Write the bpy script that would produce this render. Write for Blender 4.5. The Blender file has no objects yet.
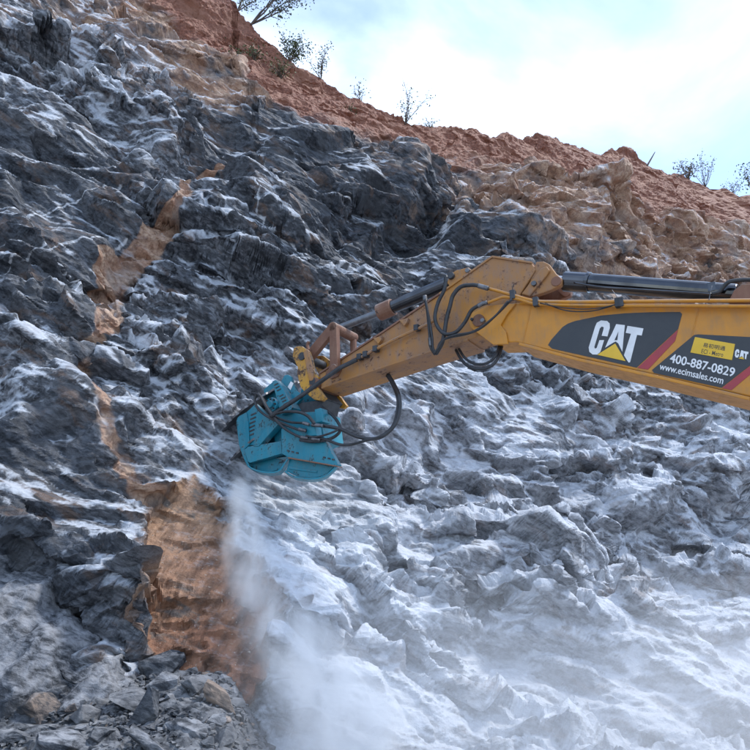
import bpy, bmesh, math, random
import numpy as np
from mathutils import Vector, Matrix

random.seed(7)
SC = bpy.context.scene
COL = SC.collection
R = math.radians

# ------------------------------------------------------------------ camera
PITCH = 16.0
FPX = 720.0                       # focal length in pixels of the 750 px photograph
CAM = np.array([0.0, 0.0, 1.7])
cam_d = bpy.data.cameras.new('camera')
cam_d.sensor_width = 36.0
cam_d.lens = 36.0 * FPX / 750.0
cam_d.clip_start = 0.05
cam_d.clip_end = 5000
cam = bpy.data.objects.new('camera', cam_d)
cam.location = CAM.tolist()
cam.rotation_euler = (R(90 + PITCH), 0, 0)
COL.objects.link(cam)
SC.camera = cam

# ------------------------------------------------------------------ world
SUN_EL, SUN_AZ = 57.0, 84.0       # azimuth measured from +Y towards +X
world = bpy.data.worlds.new('World')
SC.world = world
world.use_nodes = True
wn, wl = world.node_tree.nodes, world.node_tree.links
wn.clear()
w_out = wn.new('ShaderNodeOutputWorld')
w_bg = wn.new('ShaderNodeBackground')
w_bg.inputs['Strength'].default_value = 0.15
w_sky = wn.new('ShaderNodeTexSky')
w_sky.sky_type = 'NISHITA'
w_sky.sun_disc = False
w_sky.sun_elevation = R(SUN_EL)
w_sky.sun_rotation = R(SUN_AZ)
w_sky.air_density = 1.0
w_sky.dust_density = 0.6
w_sky.ozone_density = 2.0
w_tc = wn.new('ShaderNodeTexCoord')
w_map = wn.new('ShaderNodeMapping')
w_map.inputs['Location'].default_value = (0.35, 0.1, 0.15)
w_map.inputs['Scale'].default_value = (1.0, 1.0, 1.7)
w_noise = wn.new('ShaderNodeTexNoise')
w_noise.inputs['Scale'].default_value = 2.3
w_noise.inputs['Detail'].default_value = 7.0
w_noise.inputs['Roughness'].default_value = 0.52
w_noise.inputs['Distortion'].default_value = 0.35
w_ramp = wn.new('ShaderNodeMapRange')
w_ramp.interpolation_type = 'SMOOTHSTEP'
w_ramp.inputs['From Min'].default_value = 0.38
w_ramp.inputs['From Max'].default_value = 0.68
w_ramp.inputs['To Min'].default_value = 0.12
w_mix = wn.new('ShaderNodeMix')
w_mix.data_type = 'RGBA'
w_mix.inputs[7].default_value = (4.0, 4.8, 6.1, 1)       # daylight cloud
wl.new(w_tc.outputs['Generated'], w_map.inputs['Vector'])
wl.new(w_map.outputs['Vector'], w_noise.inputs['Vector'])
wl.new(w_noise.outputs['Fac'], w_ramp.inputs['Value'])
wl.new(w_ramp.outputs['Result'], w_mix.inputs[0])
wl.new(w_sky.outputs['Color'], w_mix.inputs[6])
wl.new(w_mix.outputs[2], w_bg.inputs['Color'])
wl.new(w_bg.outputs['Background'], w_out.inputs['Surface'])

# ------------------------------------------------------------------ sun
sun_d = bpy.data.lights.new('sun', 'SUN')
sun_d.energy = 1.5
sun_d.angle = R(10)
sun_d.color = (1.0, 0.97, 0.92)
sun = bpy.data.objects.new('sun', sun_d)
sd = Vector((math.sin(R(SUN_AZ)) * math.cos(R(SUN_EL)), math.cos(R(SUN_AZ)) * math.cos(R(SUN_EL)), math.sin(R(SUN_EL))))
sun.rotation_euler = sd.to_track_quat('Z', 'Y').to_euler()
sun.location = (6, -4, 20)
COL.objects.link(sun)

SC.view_settings.view_transform = 'Standard'
SC.view_settings.look = 'None'
SC.view_settings.gamma = 1.0
SC.view_settings.use_curve_mapping = False
SC.view_settings.exposure = 1.14
SC.cycles.max_bounces = 6
SC.cycles.diffuse_bounces = 3
SC.cycles.volume_bounces = 4
SC.cycles.volume_step_rate = 2.0
SC.cycles.volume_max_steps = 48
SC.cycles.use_denoising = True

# ------------------------------------------------------------------ view rays (used to survey where things stand)
_ct, _st = math.cos(R(PITCH)), math.sin(R(PITCH))
def ray(px, py):
    u = (np.asarray(px, float) - 375.0) / FPX
    v = (375.0 - np.asarray(py, float)) / FPX
    return np.stack([u, _ct - _st * v, _st + _ct * v], -1)

def at_depth(px, py, y):
    d = ray(px, py)
    t = y / d[1]
    return CAM + d * t

# ------------------------------------------------------------------ numpy noise
def _hash(ix, iy, seed):
    h = (ix.astype(np.int64) * 374761393 + iy.astype(np.int64) * 668265263 + seed * 974634777) & 0xFFFFFFFF
    h = ((h ^ (h >> 13)) * 1274126177) & 0xFFFFFFFF
    h = ((h ^ (h >> 16)) * 2246822519) & 0xFFFFFFFF
    return ((h ^ (h >> 15)) & 0xFFFFFF).astype(np.float32) / np.float32(0xFFFFFF)

def vnoise(x, y, seed=0):
    """gradient noise, about -1..1"""
    fx0, fy0 = np.floor(x), np.floor(y)
    ix, iy = fx0.astype(np.int64), fy0.astype(np.int64)
    fx, fy = (x - fx0).astype(np.float32), (y - fy0).astype(np.float32)
    u = fx * fx * fx * (fx * (fx * 6 - 15) + 10)
    v = fy * fy * fy * (fy * (fy * 6 - 15) + 10)
    def g(a, b, dx, dy):
        t = _hash(a, b, seed) * np.float32(2 * math.pi)
        return np.cos(t) * dx + np.sin(t) * dy
    n00 = g(ix, iy, fx, fy); n10 = g(ix + 1, iy, fx - 1, fy)
    n01 = g(ix, iy + 1, fx, fy - 1); n11 = g(ix + 1, iy + 1, fx - 1, fy - 1)
    return ((n00 * (1 - u) + n10 * u) * (1 - v) + (n01 * (1 - u) + n11 * u) * v) * np.float32(1.5)

def fbm(x, y, octv=4, seed=0, gain=0.5, ridged=False):
    a, s, tot = 1.0, 0.0, 0.0
    for k in range(octv):
        n = vnoise(x * 2.03 ** k + 17.3 * k, y * 2.03 ** k - 9.1 * k, seed + k)
        if ridged:
            n = 1 - 2 * np.abs(n)
        s = s + a * n; tot += a; a *= gain
    return s / tot

def facets(x, y, seed, off, tilt, jit=0.95):
    """broken planes: every Voronoi cell is a plane with its own offset and tilt"""
    fx0, fy0 = np.floor(x), np.floor(y)
    ix, iy = fx0.astype(np.int64), fy0.astype(np.int64)
    best = np.full(x.shape, 1e9, np.float32)
    res = np.zeros(x.shape, np.float32)
    for dx in (-1, 0, 1):
        for dy in (-1, 0, 1):
            cx, cy = ix + dx, iy + dy
            jx = cx + 0.5 + (_hash(cx, cy, seed) - 0.5) * jit
            jy = cy + 0.5 + (_hash(cx, cy, seed + 11) - 0.5) * jit
            rx, ry = (x - jx).astype(np.float32), (y - jy).astype(np.float32)
            d = rx * rx + ry * ry
            h = (_hash(cx, cy, seed + 23) - 0.5) * 2 * off \
                + (_hash(cx, cy, seed + 37) - 0.5) * 2 * tilt * rx + (_hash(cx, cy, seed + 51) - 0.5) * 2 * tilt * ry
            m = d < best
            best = np.where(m, d, best)
            res = np.where(m, h, res)
    return res

def _mix64(cells, seed):
    h = np.full(cells[0].shape, (seed * 0x9E3779B97F4A7C15) & 0xFFFFFFFFFFFFFFFF, np.uint64)
    for c, m in zip(cells, (0xBF58476D1CE4E5B9, 0x94D049BB133111EB, 0xD6E8FEB86659FD93)):
        h = (h ^ c.astype(np.uint64)) * np.uint64(m)
        h ^= h >> np.uint64(29)
    h *= np.uint64(0xBF58476D1CE4E5B9); h ^= h >> np.uint64(32)
    return h
def _bits(h, k): return ((h >> np.uint64(9 * k)) & np.uint64(511)).astype(np.float32) * np.float32(2 / 511) - np.float32(1)   # -1..1

def blocks(coords, sizes, seed, off, slope, worn=0.12):
    """broken rock in metres: every cell is a flat fracture face with its own tilt and a small step, narrowly worn, to the next"""
    n = len(coords)
    q = [(c / z).astype(np.float32) for c, z in zip(coords, sizes)]
    base = [np.floor(c).astype(np.int64) for c in q]
    fr = [(c - b).astype(np.float32) for c, b in zip(q, base)]
    d1 = np.full(q[0].shape, 1e9, np.float32); d2 = d1.copy(); h1 = np.zeros(q[0].shape, np.float32); h2 = h1.copy()
    for k in range(3 ** n):
        o = [(k // 3 ** i) % 3 - 1 for i in range(n)]
        hsh = _mix64([b + oi for b, oi in zip(base, o)], seed)
        r = [fr[i] - np.float32(o[i] + 0.5) - _bits(hsh, i) * np.float32(0.45) for i in range(n)]
        d = sum(c * c for c in r)
        h = _bits(hsh, 6) * np.float32(off)
        for i in range(n): h += _bits(hsh, 3 + i) * np.float32(slope * sizes[i]) * r[i]
        m2 = d < d2
        np.copyto(d2, d, where=m2); np.copyto(h2, h, where=m2)
        m1 = d2 < d1                       # new nearest: swap
        t = d1[m1]; d1[m1] = d2[m1]; d2[m1] = t
        t = h1[m1]; h1[m1] = h2[m1]; h2[m1] = t
    w = np.clip((np.sqrt(d2) - np.sqrt(d1)) / worn, 0, 1) * 0.5 + 0.5
    return h1 * w + h2 * (1 - w)

def planes(coords, sizes, seed):
    """unbroken surface of flat facets (-1..1): random heights joined by straight planes over a simplex lattice"""
    n = len(coords)
    q = [(c / z).astype(np.float32) for c, z in zip(coords, sizes)]
    base = [np.floor(c).astype(np.int64) for c in q]
    f = [(c - b).astype(np.float32) for c, b in zip(q, base)]
    hv = lambda d: _bits(_mix64([b + di for b, di in zip(base, d)], seed), 2)
    if n == 2:
        gt = f[0] >= f[1]
        f1, f2 = np.maximum(f[0], f[1]), np.minimum(f[0], f[1])
        return hv((0, 0)) * (1 - f1) + hv((gt, ~gt)) * (f1 - f2) + hv((1, 1)) * f2
    order = np.argsort(-np.stack(f), axis=0)
    srt = -np.sort(-np.stack(f), axis=0)
    A = [(order[0] == i) for i in range(3)]
    B = [(order[0] == i) | (order[1] == i) for i in range(3)]
    return hv((0, 0, 0)) * (1 - srt[0]) + hv(A) * (srt[0] - srt[1]) + hv(B) * (srt[1] - srt[2]) + hv((1, 1, 1)) * srt[2]

def sstep(a, b, x):
    t = np.clip((x - a) / (b - a), 0, 1)
    return t * t * (3 - 2 * t)

# ------------------------------------------------------------------ material helpers
MATS = {}
def new_mat(name):
    m = bpy.data.materials.new(name)
    m.use_nodes = True
    nt = m.node_tree
    b = nt.nodes['Principled BSDF']
    MATS[name] = m
    return m, nt.nodes, nt.links, b

def nd(nodes, typ, **kw):
    n = nodes.new(typ)
    for k, v in kw.items():
        if k in ('operation', 'data_type', 'blend_type', 'interpolation_type', 'feature', 'distance', 'vector_type', 'noise_dimensions'):
            setattr(n, k, v)
    return n

def mixc(nodes, links, fac, a, b, blend='MIX'):
    n = nodes.new('ShaderNodeMix'); n.data_type = 'RGBA'; n.blend_type = blend
    for sock, val in ((n.inputs[0], fac), (n.inputs[6], a), (n.inputs[7], b)):
        if hasattr(val, 'is_linked'):
            links.new(val, sock)
        elif isinstance(val, (int, float)):
            sock.default_value = val
        else:
            sock.default_value = (*val, 1) if len(val) == 3 else val
    return n.outputs[2]

def math_n(nodes, links, op, a, b=None, c=None, clamp=False):
    n = nodes.new('ShaderNodeMath'); n.operation = op; n.use_clamp = clamp
    for i, v in enumerate((a, b, c)):
        if v is None: continue
        if hasattr(v, 'is_linked'): links.new(v, n.inputs[i])
        else: n.inputs[i].default_value = v
    return n.outputs[0]

def maprange(nodes, links, v, f0, f1, t0=0.0, t1=1.0, smooth=True):
    n = nodes.new('ShaderNodeMapRange')
    if smooth: n.interpolation_type = 'SMOOTHSTEP'
    links.new(v, n.inputs['Value'])
    n.inputs['From Min'].default_value = f0; n.inputs['From Max'].default_value = f1
    n.inputs['To Min'].default_value = t0; n.inputs['To Max'].default_value = t1
    return n.outputs['Result']

def noise_n(nodes, links, vec, scale, detail=5, rough=0.55, dist=0.0):
    n = nodes.new('ShaderNodeTexNoise')
    n.inputs['Scale'].default_value = scale
    n.inputs['Detail'].default_value = detail
    n.inputs['Roughness'].default_value = rough
    n.inputs['Distortion'].default_value = dist
    if vec is not None: links.new(vec, n.inputs['Vector'])
    return n.outputs['Fac']

def world_pos(nodes):
    return nodes.new('ShaderNodeNewGeometry').outputs['Position']

def frame_vec(nodes, links, e1, e2, e3, scale):
    pos = world_pos(nodes)
    cb = nodes.new('ShaderNodeCombineXYZ')
    for i, (e, k) in enumerate(zip((e1, e2, e3), scale)):
        d = nodes.new('ShaderNodeVectorMath'); d.operation = 'DOT_PRODUCT'
        links.new(pos, d.inputs[0]); d.inputs[1].default_value = tuple(c * k for c in e)
        links.new(d.outputs['Value'], cb.inputs[i])
    return cb.outputs['Vector']

def strata_vec(nodes, links):
    """world position turned into the cleavage frame: thin across the beds, long along them"""
    return frame_vec(nodes, links, (0.894 * 0.914, 0.447 * 0.914, -0.407), (0.894 * 0.407, 0.447 * 0.407, 0.914), (0.447, -0.894, 0.0), (0.55, 1.35, 0.95))

def rock_mat(name, use_attr=True, tint=None):
    m, N, L, b = new_mat(name)
    pos = world_pos(N)
    sv = strata_vec(N, L)
    n_fine = noise_n(N, L, sv, 14.0, 6, 0.68, 0.3)
    n_mid = noise_n(N, L, sv, 4.0, 4, 0.6, 0.6)
    n_iso = noise_n(N, L, pos, 26.0, 4, 0.62)
    n_big = noise_n(N, L, pos, 1.3, 3, 0.55)
    if use_attr:
        a1 = N.new('ShaderNodeAttribute'); a1.attribute_name = 'cover'
        a2 = N.new('ShaderNodeAttribute'); a2.attribute_name = 'tone'
        s1 = N.new('ShaderNodeSeparateColor'); L.new(a1.outputs['Color'], s1.inputs[0])
        s2 = N.new('ShaderNodeSeparateColor'); L.new(a2.outputs['Color'], s2.inputs[0])
        dust, tan, soil = s1.outputs
        pale, dark, orange = s2.outputs
    # slate: dark blue-grey to mid grey
    base = mixc(N, L, maprange(N, L, n_fine, 0.36, 0.66), (0.010, 0.0135, 0.019), (0.082, 0.092, 0.110))
    base = mixc(N, L, maprange(N, L, n_mid, 0.40, 0.70), base, (0.050, 0.054, 0.061))
    if use_attr:
        lightrock = mixc(N, L, maprange(N, L, n_fine, 0.34, 0.64), (0.045, 0.050, 0.058), (0.23, 0.235, 0.25))
        f_dark = math_n(N, L, 'ADD', dark, math_n(N, L, 'MULTIPLY', math_n(N, L, 'SUBTRACT', n_big, 0.5), 0.9), clamp=True)
        base = mixc(N, L, f_dark, lightrock, base)
        # rusty seepage stains
        base = mixc(N, L, maprange(N, L, noise_n(N, L, sv, 2.1, 5, 0.65, 0.8), 0.53, 0.68, 0.0, 0.65), base, (0.160, 0.100, 0.068))
        # white calcite films and veins, plus highlights painted along convex edges
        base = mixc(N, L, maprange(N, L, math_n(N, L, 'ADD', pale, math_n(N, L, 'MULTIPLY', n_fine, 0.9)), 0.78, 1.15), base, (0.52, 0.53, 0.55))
        # iron-stained weathered rock
        tanc = mixc(N, L, maprange(N, L, n_mid, 0.35, 0.65), (0.30, 0.160, 0.098), (0.46, 0.325, 0.235))
        tanc = mixc(N, L, maprange(N, L, n_fine, 0.48, 0.74), tanc, (0.235, 0.135, 0.092))
        tanc = mixc(N, L, maprange(N, L, n_iso, 0.42, 0.66, 0.0, 0.55), tanc, (0.165, 0.088, 0.056))
        tanc = mixc(N, L, maprange(N, L, n_big, 0.52, 0.66, 0.0, 0.5), tanc, (0.30, 0.27, 0.25))
        f_t = maprange(N, L, math_n(N, L, 'ADD', tan, math_n(N, L, 'MULTIPLY', math_n(N, L, 'SUBTRACT', n_mid, 0.5), 0.9)), 0.25, 0.70)
        base = mixc(N, L, f_t, base, tanc)
        # the iron-yellow to rust slab
        a3 = N.new('ShaderNodeAttribute'); a3.attribute_name = 'slab'
        n_str = noise_n(N, L, frame_vec(N, L, (0.894 * 0.55, 0.447 * 0.55, 0.83), (-0.894 * 0.83, -0.447 * 0.83, 0.55), (0.447, -0.894, 0.0), (0.5, 1.5, 0.9)), 6.0, 5, 0.6, 0.1)
        tan_o = mixc(N, L, maprange(N, L, n_str, 0.32, 0.66), (0.150, 0.084, 0.050), (0.38, 0.235, 0.145))
        red_o = mixc(N, L, maprange(N, L, n_str, 0.34, 0.64), (0.075, 0.032, 0.019), (0.235, 0.095, 0.050))
        orc = mixc(N, L, orange, tan_o, red_o)
        orc = mixc(N, L, maprange(N, L, n_mid, 0.56, 0.70), orc, (0.13, 0.105, 0.088))
        orc = mixc(N, L, maprange(N, L, n_iso, 0.62, 0.74), orc, (0.42, 0.37, 0.31))
        base = mixc(N, L, a3.outputs['Fac'], base, orc)
        # red earth
        sc_ = mixc(N, L, maprange(N, L, n_iso, 0.30, 0.70), (0.120, 0.044, 0.027), (0.27, 0.106, 0.062))
        sc_ = mixc(N, L, maprange(N, L, n_big, 0.40, 0.70), sc_, (0.25, 0.115, 0.072))
        base = mixc(N, L, soil, base, sc_)
        # rock flour lying on ledges and in the fall line
        f_d = maprange(N, L, math_n(N, L, 'ADD', dust, math_n(N, L, 'MULTIPLY', math_n(N, L, 'SUBTRACT', n_fine, 0.5), 0.85)), 0.14, 0.95, 0.0, 0.95, False)
        base = mixc(N, L, f_d, base, (0.60, 0.635, 0.69))
        rough = maprange(N, L, f_d, 0.0, 1.0, 0.62, 0.95, smooth=False)
        L.new(rough, b.inputs['Roughness'])
    else:
        base = mixc(N, L, maprange(N, L, math_n(N, L, 'ADD', math_n(N, L, 'MULTIPLY', n_big, 0.5), math_n(N, L, 'MULTIPLY', n_fine, 0.5)), 0.40, 0.62), base, tint or (0.16, 0.162, 0.168))
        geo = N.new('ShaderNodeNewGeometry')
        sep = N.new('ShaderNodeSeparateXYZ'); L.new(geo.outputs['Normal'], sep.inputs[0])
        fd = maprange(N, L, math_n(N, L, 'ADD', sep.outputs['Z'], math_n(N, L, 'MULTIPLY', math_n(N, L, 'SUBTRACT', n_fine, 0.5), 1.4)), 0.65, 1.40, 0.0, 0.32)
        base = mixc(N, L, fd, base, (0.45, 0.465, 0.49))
        b.inputs['Roughness'].default_value = 0.75
    L.new(base, b.inputs['Base Color'])
    b.inputs['Specular IOR Level'].default_value = 0.35
    h = math_n(N, L, 'ADD', math_n(N, L, 'MULTIPLY', n_fine, 0.8), math_n(N, L, 'MULTIPLY', n_iso, 0.45))
    bp = N.new('ShaderNodeBump')
    bp.inputs['Strength'].default_value = 0.8
    bp.inputs['Distance'].default_value = 0.030
    L.new(h, bp.inputs['Height'])
    L.new(bp.outputs['Normal'], b.inputs['Normal'])
    return m

def simple_mat(name, c1, c2, scale=6.0, rough=(0.4, 0.7), bump=0.0, metal=0.0, lo=0.35, hi=0.65, spec=0.5, coat=0.0):
    m, N, L, b = new_mat(name)
    pos = world_pos(N)
    n = noise_n(N, L, pos, scale, 6, 0.6, 0.2)
    L.new(mixc(N, L, maprange(N, L, n, lo, hi), c1, c2), b.inputs['Base Color'])
    L.new(maprange(N, L, n, lo, hi, rough[0], rough[1]), b.inputs['Roughness'])
    b.inputs['Metallic'].default_value = metal
    b.inputs['Specular IOR Level'].default_value = spec
    b.inputs['Coat Weight'].default_value = coat
    if bump:
        bp = N.new('ShaderNodeBump'); bp.inputs['Strength'].default_value = 0.6; bp.inputs['Distance'].default_value = bump
        L.new(noise_n(N, L, pos, scale * 6, 4, 0.6), bp.inputs['Height']); L.new(bp.outputs['Normal'], b.inputs['Normal'])
    return m

def paint_mat(name, paint, paint2, dirt, rust, dirt_amt=0.5, rust_amt=0.3, rough=0.42):
    """worn machine paint: two shades, settled dust on upward faces, rust scabs, scratches"""
    m, N, L, b = new_mat(name)
    pos = world_pos(N)
    big = noise_n(N, L, pos, 1.6, 5, 0.6, 0.4)
    mid = noise_n(N, L, pos, 7.0, 7, 0.65, 0.3)
    fine = noise_n(N, L, pos, 38.0, 5, 0.65)
    mp = N.new('ShaderNodeMapping'); mp.inputs['Scale'].default_value = (3.0, 3.0, 0.5); L.new(pos, mp.inputs['Vector'])
    streak = noise_n(N, L, mp.outputs['Vector'], 6.0, 4, 0.6)
    c = mixc(N, L, maprange(N, L, big, 0.35, 0.65), paint, paint2)
    fd = math_n(N, L, 'MULTIPLY', maprange(N, L, math_n(N, L, 'ADD', math_n(N, L, 'MULTIPLY', mid, 0.6), math_n(N, L, 'MULTIPLY', streak, 0.5)), 0.45, 0.75), dirt_amt)
    c = mixc(N, L, fd, c, dirt)
    fr = maprange(N, L, math_n(N, L, 'ADD', math_n(N, L, 'MULTIPLY', mid, 0.55), math_n(N, L, 'MULTIPLY', fine, 0.45)), 0.66 - 0.16 * rust_amt, 0.72 - 0.12 * rust_amt)
    c = mixc(N, L, fr, c, rust)
    geo = N.new('ShaderNodeNewGeometry')
    sep = N.new('ShaderNodeSeparateXYZ'); L.new(geo.outputs['Normal'], sep.inputs[0])
    f_up = maprange(N, L, math_n(N, L, 'ADD', sep.outputs['Z'], math_n(N, L, 'MULTIPLY', math_n(N, L, 'SUBTRACT', mid, 0.5), 1.6)), 0.15, 1.0, 0.0, 0.55)
    c = mixc(N, L, f_up, c, (0.36, 0.34, 0.32))
    f_sc = maprange(N, L, noise_n(N, L, pos, 17.0, 3, 0.75, 1.5), 0.62, 0.70, 0.0, 0.5)
    c = mixc(N, L, f_sc, c, dirt)
    L.new(c, b.inputs['Base Color'])
    r = math_n(N, L, 'ADD', math_n(N, L, 'MULTIPLY', fd, 0.35), rough, clamp=True)
    L.new(math_n(N, L, 'MAXIMUM', r, math_n(N, L, 'MULTIPLY', fr, 0.8)), b.inputs['Roughness'])
    bp = N.new('ShaderNodeBump'); bp.inputs['Strength'].default_value = 0.25; bp.inputs['Distance'].default_value = 0.004
    L.new(math_n(N, L, 'ADD', fine, math_n(N, L, 'MULTIPLY', fr, -0.6)), bp.inputs['Height']); L.new(bp.outputs['Normal'], b.inputs['Normal'])
    return m

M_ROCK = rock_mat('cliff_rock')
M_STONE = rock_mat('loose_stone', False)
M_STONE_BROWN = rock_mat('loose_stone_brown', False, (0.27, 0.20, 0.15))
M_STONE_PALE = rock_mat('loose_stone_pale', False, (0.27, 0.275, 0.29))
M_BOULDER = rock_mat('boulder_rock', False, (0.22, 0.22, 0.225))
M_GROUND = simple_mat('quarry_ground', (0.20, 0.19, 0.18), (0.42, 0.42, 0.43), 3.0, (0.85, 0.95), 0.02)
M_YELLOW = paint_mat('boom_paint', (0.58, 0.235, 0.010), (0.52, 0.208, 0.013), (0.36, 0.19, 0.075), (0.16, 0.075, 0.035), 0.75, 0.12)
M_STICK = paint_mat('stick_paint', (0.42, 0.180, 0.028), (0.30, 0.145, 0.056), (0.27, 0.175, 0.125), (0.10, 0.042, 0.024), 1.0, 0.75, 0.58)
M_COUPLER = paint_mat('coupler_paint', (0.55, 0.27, 0.015), (0.50, 0.23, 0.015), (0.27, 0.17, 0.10), (0.07, 0.035, 0.022), 0.7, 1.0)
M_RUST = paint_mat('rusty_steel', (0.150, 0.062, 0.034), (0.21, 0.095, 0.055), (0.28, 0.175, 0.12), (0.040, 0.022, 0.017), 0.5, 0.6, 0.6)
M_TEAL = paint_mat('teal_paint', (0.001, 0.165, 0.235), (0.002, 0.210, 0.290), (0.09, 0.20, 0.23), (0.014, 0.024, 0.028), 0.6, 0.75, 0.40)
M_RUBBER = simple_mat('black_rubber', (0.012, 0.013, 0.015), (0.035, 0.037, 0.042), 9.0, (0.38, 0.6))
M_BLACK = simple_mat('black_cylinder_paint', (0.10, 0.104, 0.112), (0.07, 0.073, 0.08), 5.0, (0.10, 0.18), metal=1.0)
M_CHROME = simple_mat('chrome_rod', (0.55, 0.56, 0.58), (0.45, 0.46, 0.48), 8.0, (0.12, 0.25), metal=1.0)
M_RODGREY = simple_mat('dull_rod', (0.13, 0.14, 0.155), (0.22, 0.23, 0.25), 8.0, (0.30, 0.5), metal=0.7)
M_STEEL = simple_mat('worn_steel', (0.10, 0.10, 0.105), (0.22, 0.22, 0.23), 12.0, (0.35, 0.6), metal=0.8)
M_DARKSTEEL = simple_mat('dark_steel', (0.03, 0.032, 0.036), (0.075, 0.078, 0.085), 10.0, (0.45, 0.7), metal=0.4)
M_DECAL = simple_mat('decal_charcoal', (0.020, 0.023, 0.028), (0.034, 0.037, 0.042), 4.0, (0.35, 0.5))
M_DECALRED = simple_mat('decal_red', (0.30, 0.025, 0.035), (0.36, 0.035, 0.045), 6.0, (0.35, 0.5))
M_DECALYEL = simple_mat('decal_yellow', (0.72, 0.44, 0.02), (0.66, 0.40, 0.02), 6.0, (0.35, 0.5))
M_WHITE = simple_mat('decal_white', (0.74, 0.74, 0.74), (0.66, 0.66, 0.66), 9.0, (0.35, 0.5))
M_INK = simple_mat('decal_ink', (0.02, 0.02, 0.02), (0.03, 0.03, 0.03), 9.0, (0.4, 0.5))
M_BARK = simple_mat('bark', (0.055, 0.040, 0.030), (0.11, 0.085, 0.065), 14.0, (0.8, 0.9))
M_DRYWOOD = simple_mat('dry_wood', (0.08, 0.055, 0.04), (0.16, 0.12, 0.09), 14.0, (0.8, 0.9))
M_LEAF = simple_mat('leaf_green', (0.035, 0.055, 0.018), (0.075, 0.105, 0.030), 5.0, (0.5, 0.7))
M_LEAFDRY = simple_mat('leaf_olive', (0.075, 0.085, 0.035), (0.15, 0.14, 0.06), 5.0, (0.5, 0.7))
M_GLASS = simple_mat('cab_glass', (0.02, 0.025, 0.03), (0.03, 0.035, 0.04), 3.0, (0.05, 0.1))

# ------------------------------------------------------------------ object helpers
def root_loc(o):
    while o.parent: o = o.parent
    return np.array(o.location)

def obj(name, verts, faces, mat, parent=None, smooth=False, bevel=0.0, label=None, kind=None):
    """one mesh object; verts in world metres"""
    off = root_loc(parent) if parent else np.zeros(3)
    me = bpy.data.meshes.new(name)
    me.from_pydata([tuple(np.asarray(v, float) - off) for v in verts], [], faces)
    bm = bmesh.new(); bm.from_mesh(me)
    bmesh.ops.recalc_face_normals(bm, faces=bm.faces)
    bm.to_mesh(me); bm.free()
    me.materials.append(mat)
    if smooth:
        me.shade_smooth()
    o = bpy.data.objects.new(name, me)
    COL.objects.link(o)
    if parent: o.parent = parent
    if bevel:
        md = o.modifiers.new('edge', 'BEVEL'); md.width = bevel; md.segments = 2; md.limit_method = 'ANGLE'; md.angle_limit = R(35)
    if label: o['label'] = label
    if kind: o['kind'] = kind
    return o

def tag(o, label, cat, group=None):
    o['label'] = label; o['category'] = cat
    if group: o['group'] = group
    return o

def empty(name, loc):
    o = bpy.data.objects.new(name, None)
    o.location = tuple(float(c) for c in loc)
    o.empty_display_size = 0.2
    COL.objects.link(o)
    return o

class MB:
    def __init__(s): s.v, s.f = [], []
    def add(s, v, f):
        k = len(s.v); s.v += [tuple(map(float, p)) for p in v]; s.f += [tuple(i + k for i in q) for q in f]
        return s
    def build(s, name, mat, parent=None, **kw): return obj(name, s.v, s.f, mat, parent, **kw)
    def prism(s, poly, vec):
        """poly: 3-D outline; extruded by vec"""
        n = len(poly); vec = np.asarray(vec, float)
        v = [np.asarray(p, float) for p in poly] + [np.asarray(p, float) + vec for p in poly]
        f = [tuple(range(n)), tuple(range(2 * n - 1, n - 1, -1))] + [(i, i + n, (i + 1) % n + n, (i + 1) % n) for i in range(n)]
        return s.add(v, f)
    def box(s, c, ax, ay, az):
        c, ax, ay, az = (np.asarray(q, float) for q in (c, ax, ay, az))
        v = [c + i * ax + j * ay + k * az for k in (-.5, .5) for j in (-.5, .5) for i in (-.5, .5)]
        return s.add(v, [(0, 1, 3, 2), (4, 6, 7, 5), (0, 4, 5, 1), (2, 3, 7, 6), (0, 2, 6, 4), (1, 5, 7, 3)])
    def tube(s, pts, r, n=10, cap=True):
        pts = [Vector(map(float, p)) for p in pts]
        rs = r if isinstance(r, (list, tuple)) else [r] * len(pts)
        v, f = [], []
        t0 = (pts[1] - pts[0]).normalized()
        up = t0.orthogonal().normalized()
        for i, p in enumerate(pts):
            t = (pts[min(i + 1, len(pts) - 1)] - pts[max(i - 1, 0)]).normalized()
            up = (up - t * up.dot(t)).normalized()
            w = t.cross(up)
            for k in range(n):
                a = 2 * math.pi * k / n
                v.append(p + (up * math.cos(a) + w * math.sin(a)) * rs[i])
        for i in range(len(pts) - 1):
            for k in range(n):
                f.append((i * n + k, i * n + (k + 1) % n, (i + 1) * n + (k + 1) % n, (i + 1) * n + k))
        if cap:
            f.append(tuple(range(n - 1, -1, -1))); f.append(tuple((len(pts) - 1) * n + k for k in range(n)))
        return s.add(v, f)

def smooth_path(pts, per=8):
    """Catmull-Rom through 3-D points"""
    P = [np.asarray(p, float) for p in pts]
    P = [2 * P[0] - P[1]] + P + [2 * P[-1] - P[-2]]
    out = []
    for i in range(1, len(P) - 2):
        for k in range(per):
            t = k / per
            out.append(0.5 * ((2 * P[i]) + (-P[i - 1] + P[i + 1]) * t + (2 * P[i - 1] - 5 * P[i] + 4 * P[i + 1] - P[i + 2]) * t * t + (-P[i - 1] + 3 * P[i] - 3 * P[i + 1] + P[i + 2]) * t ** 3))
    out.append(P[-2])
    return out

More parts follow.
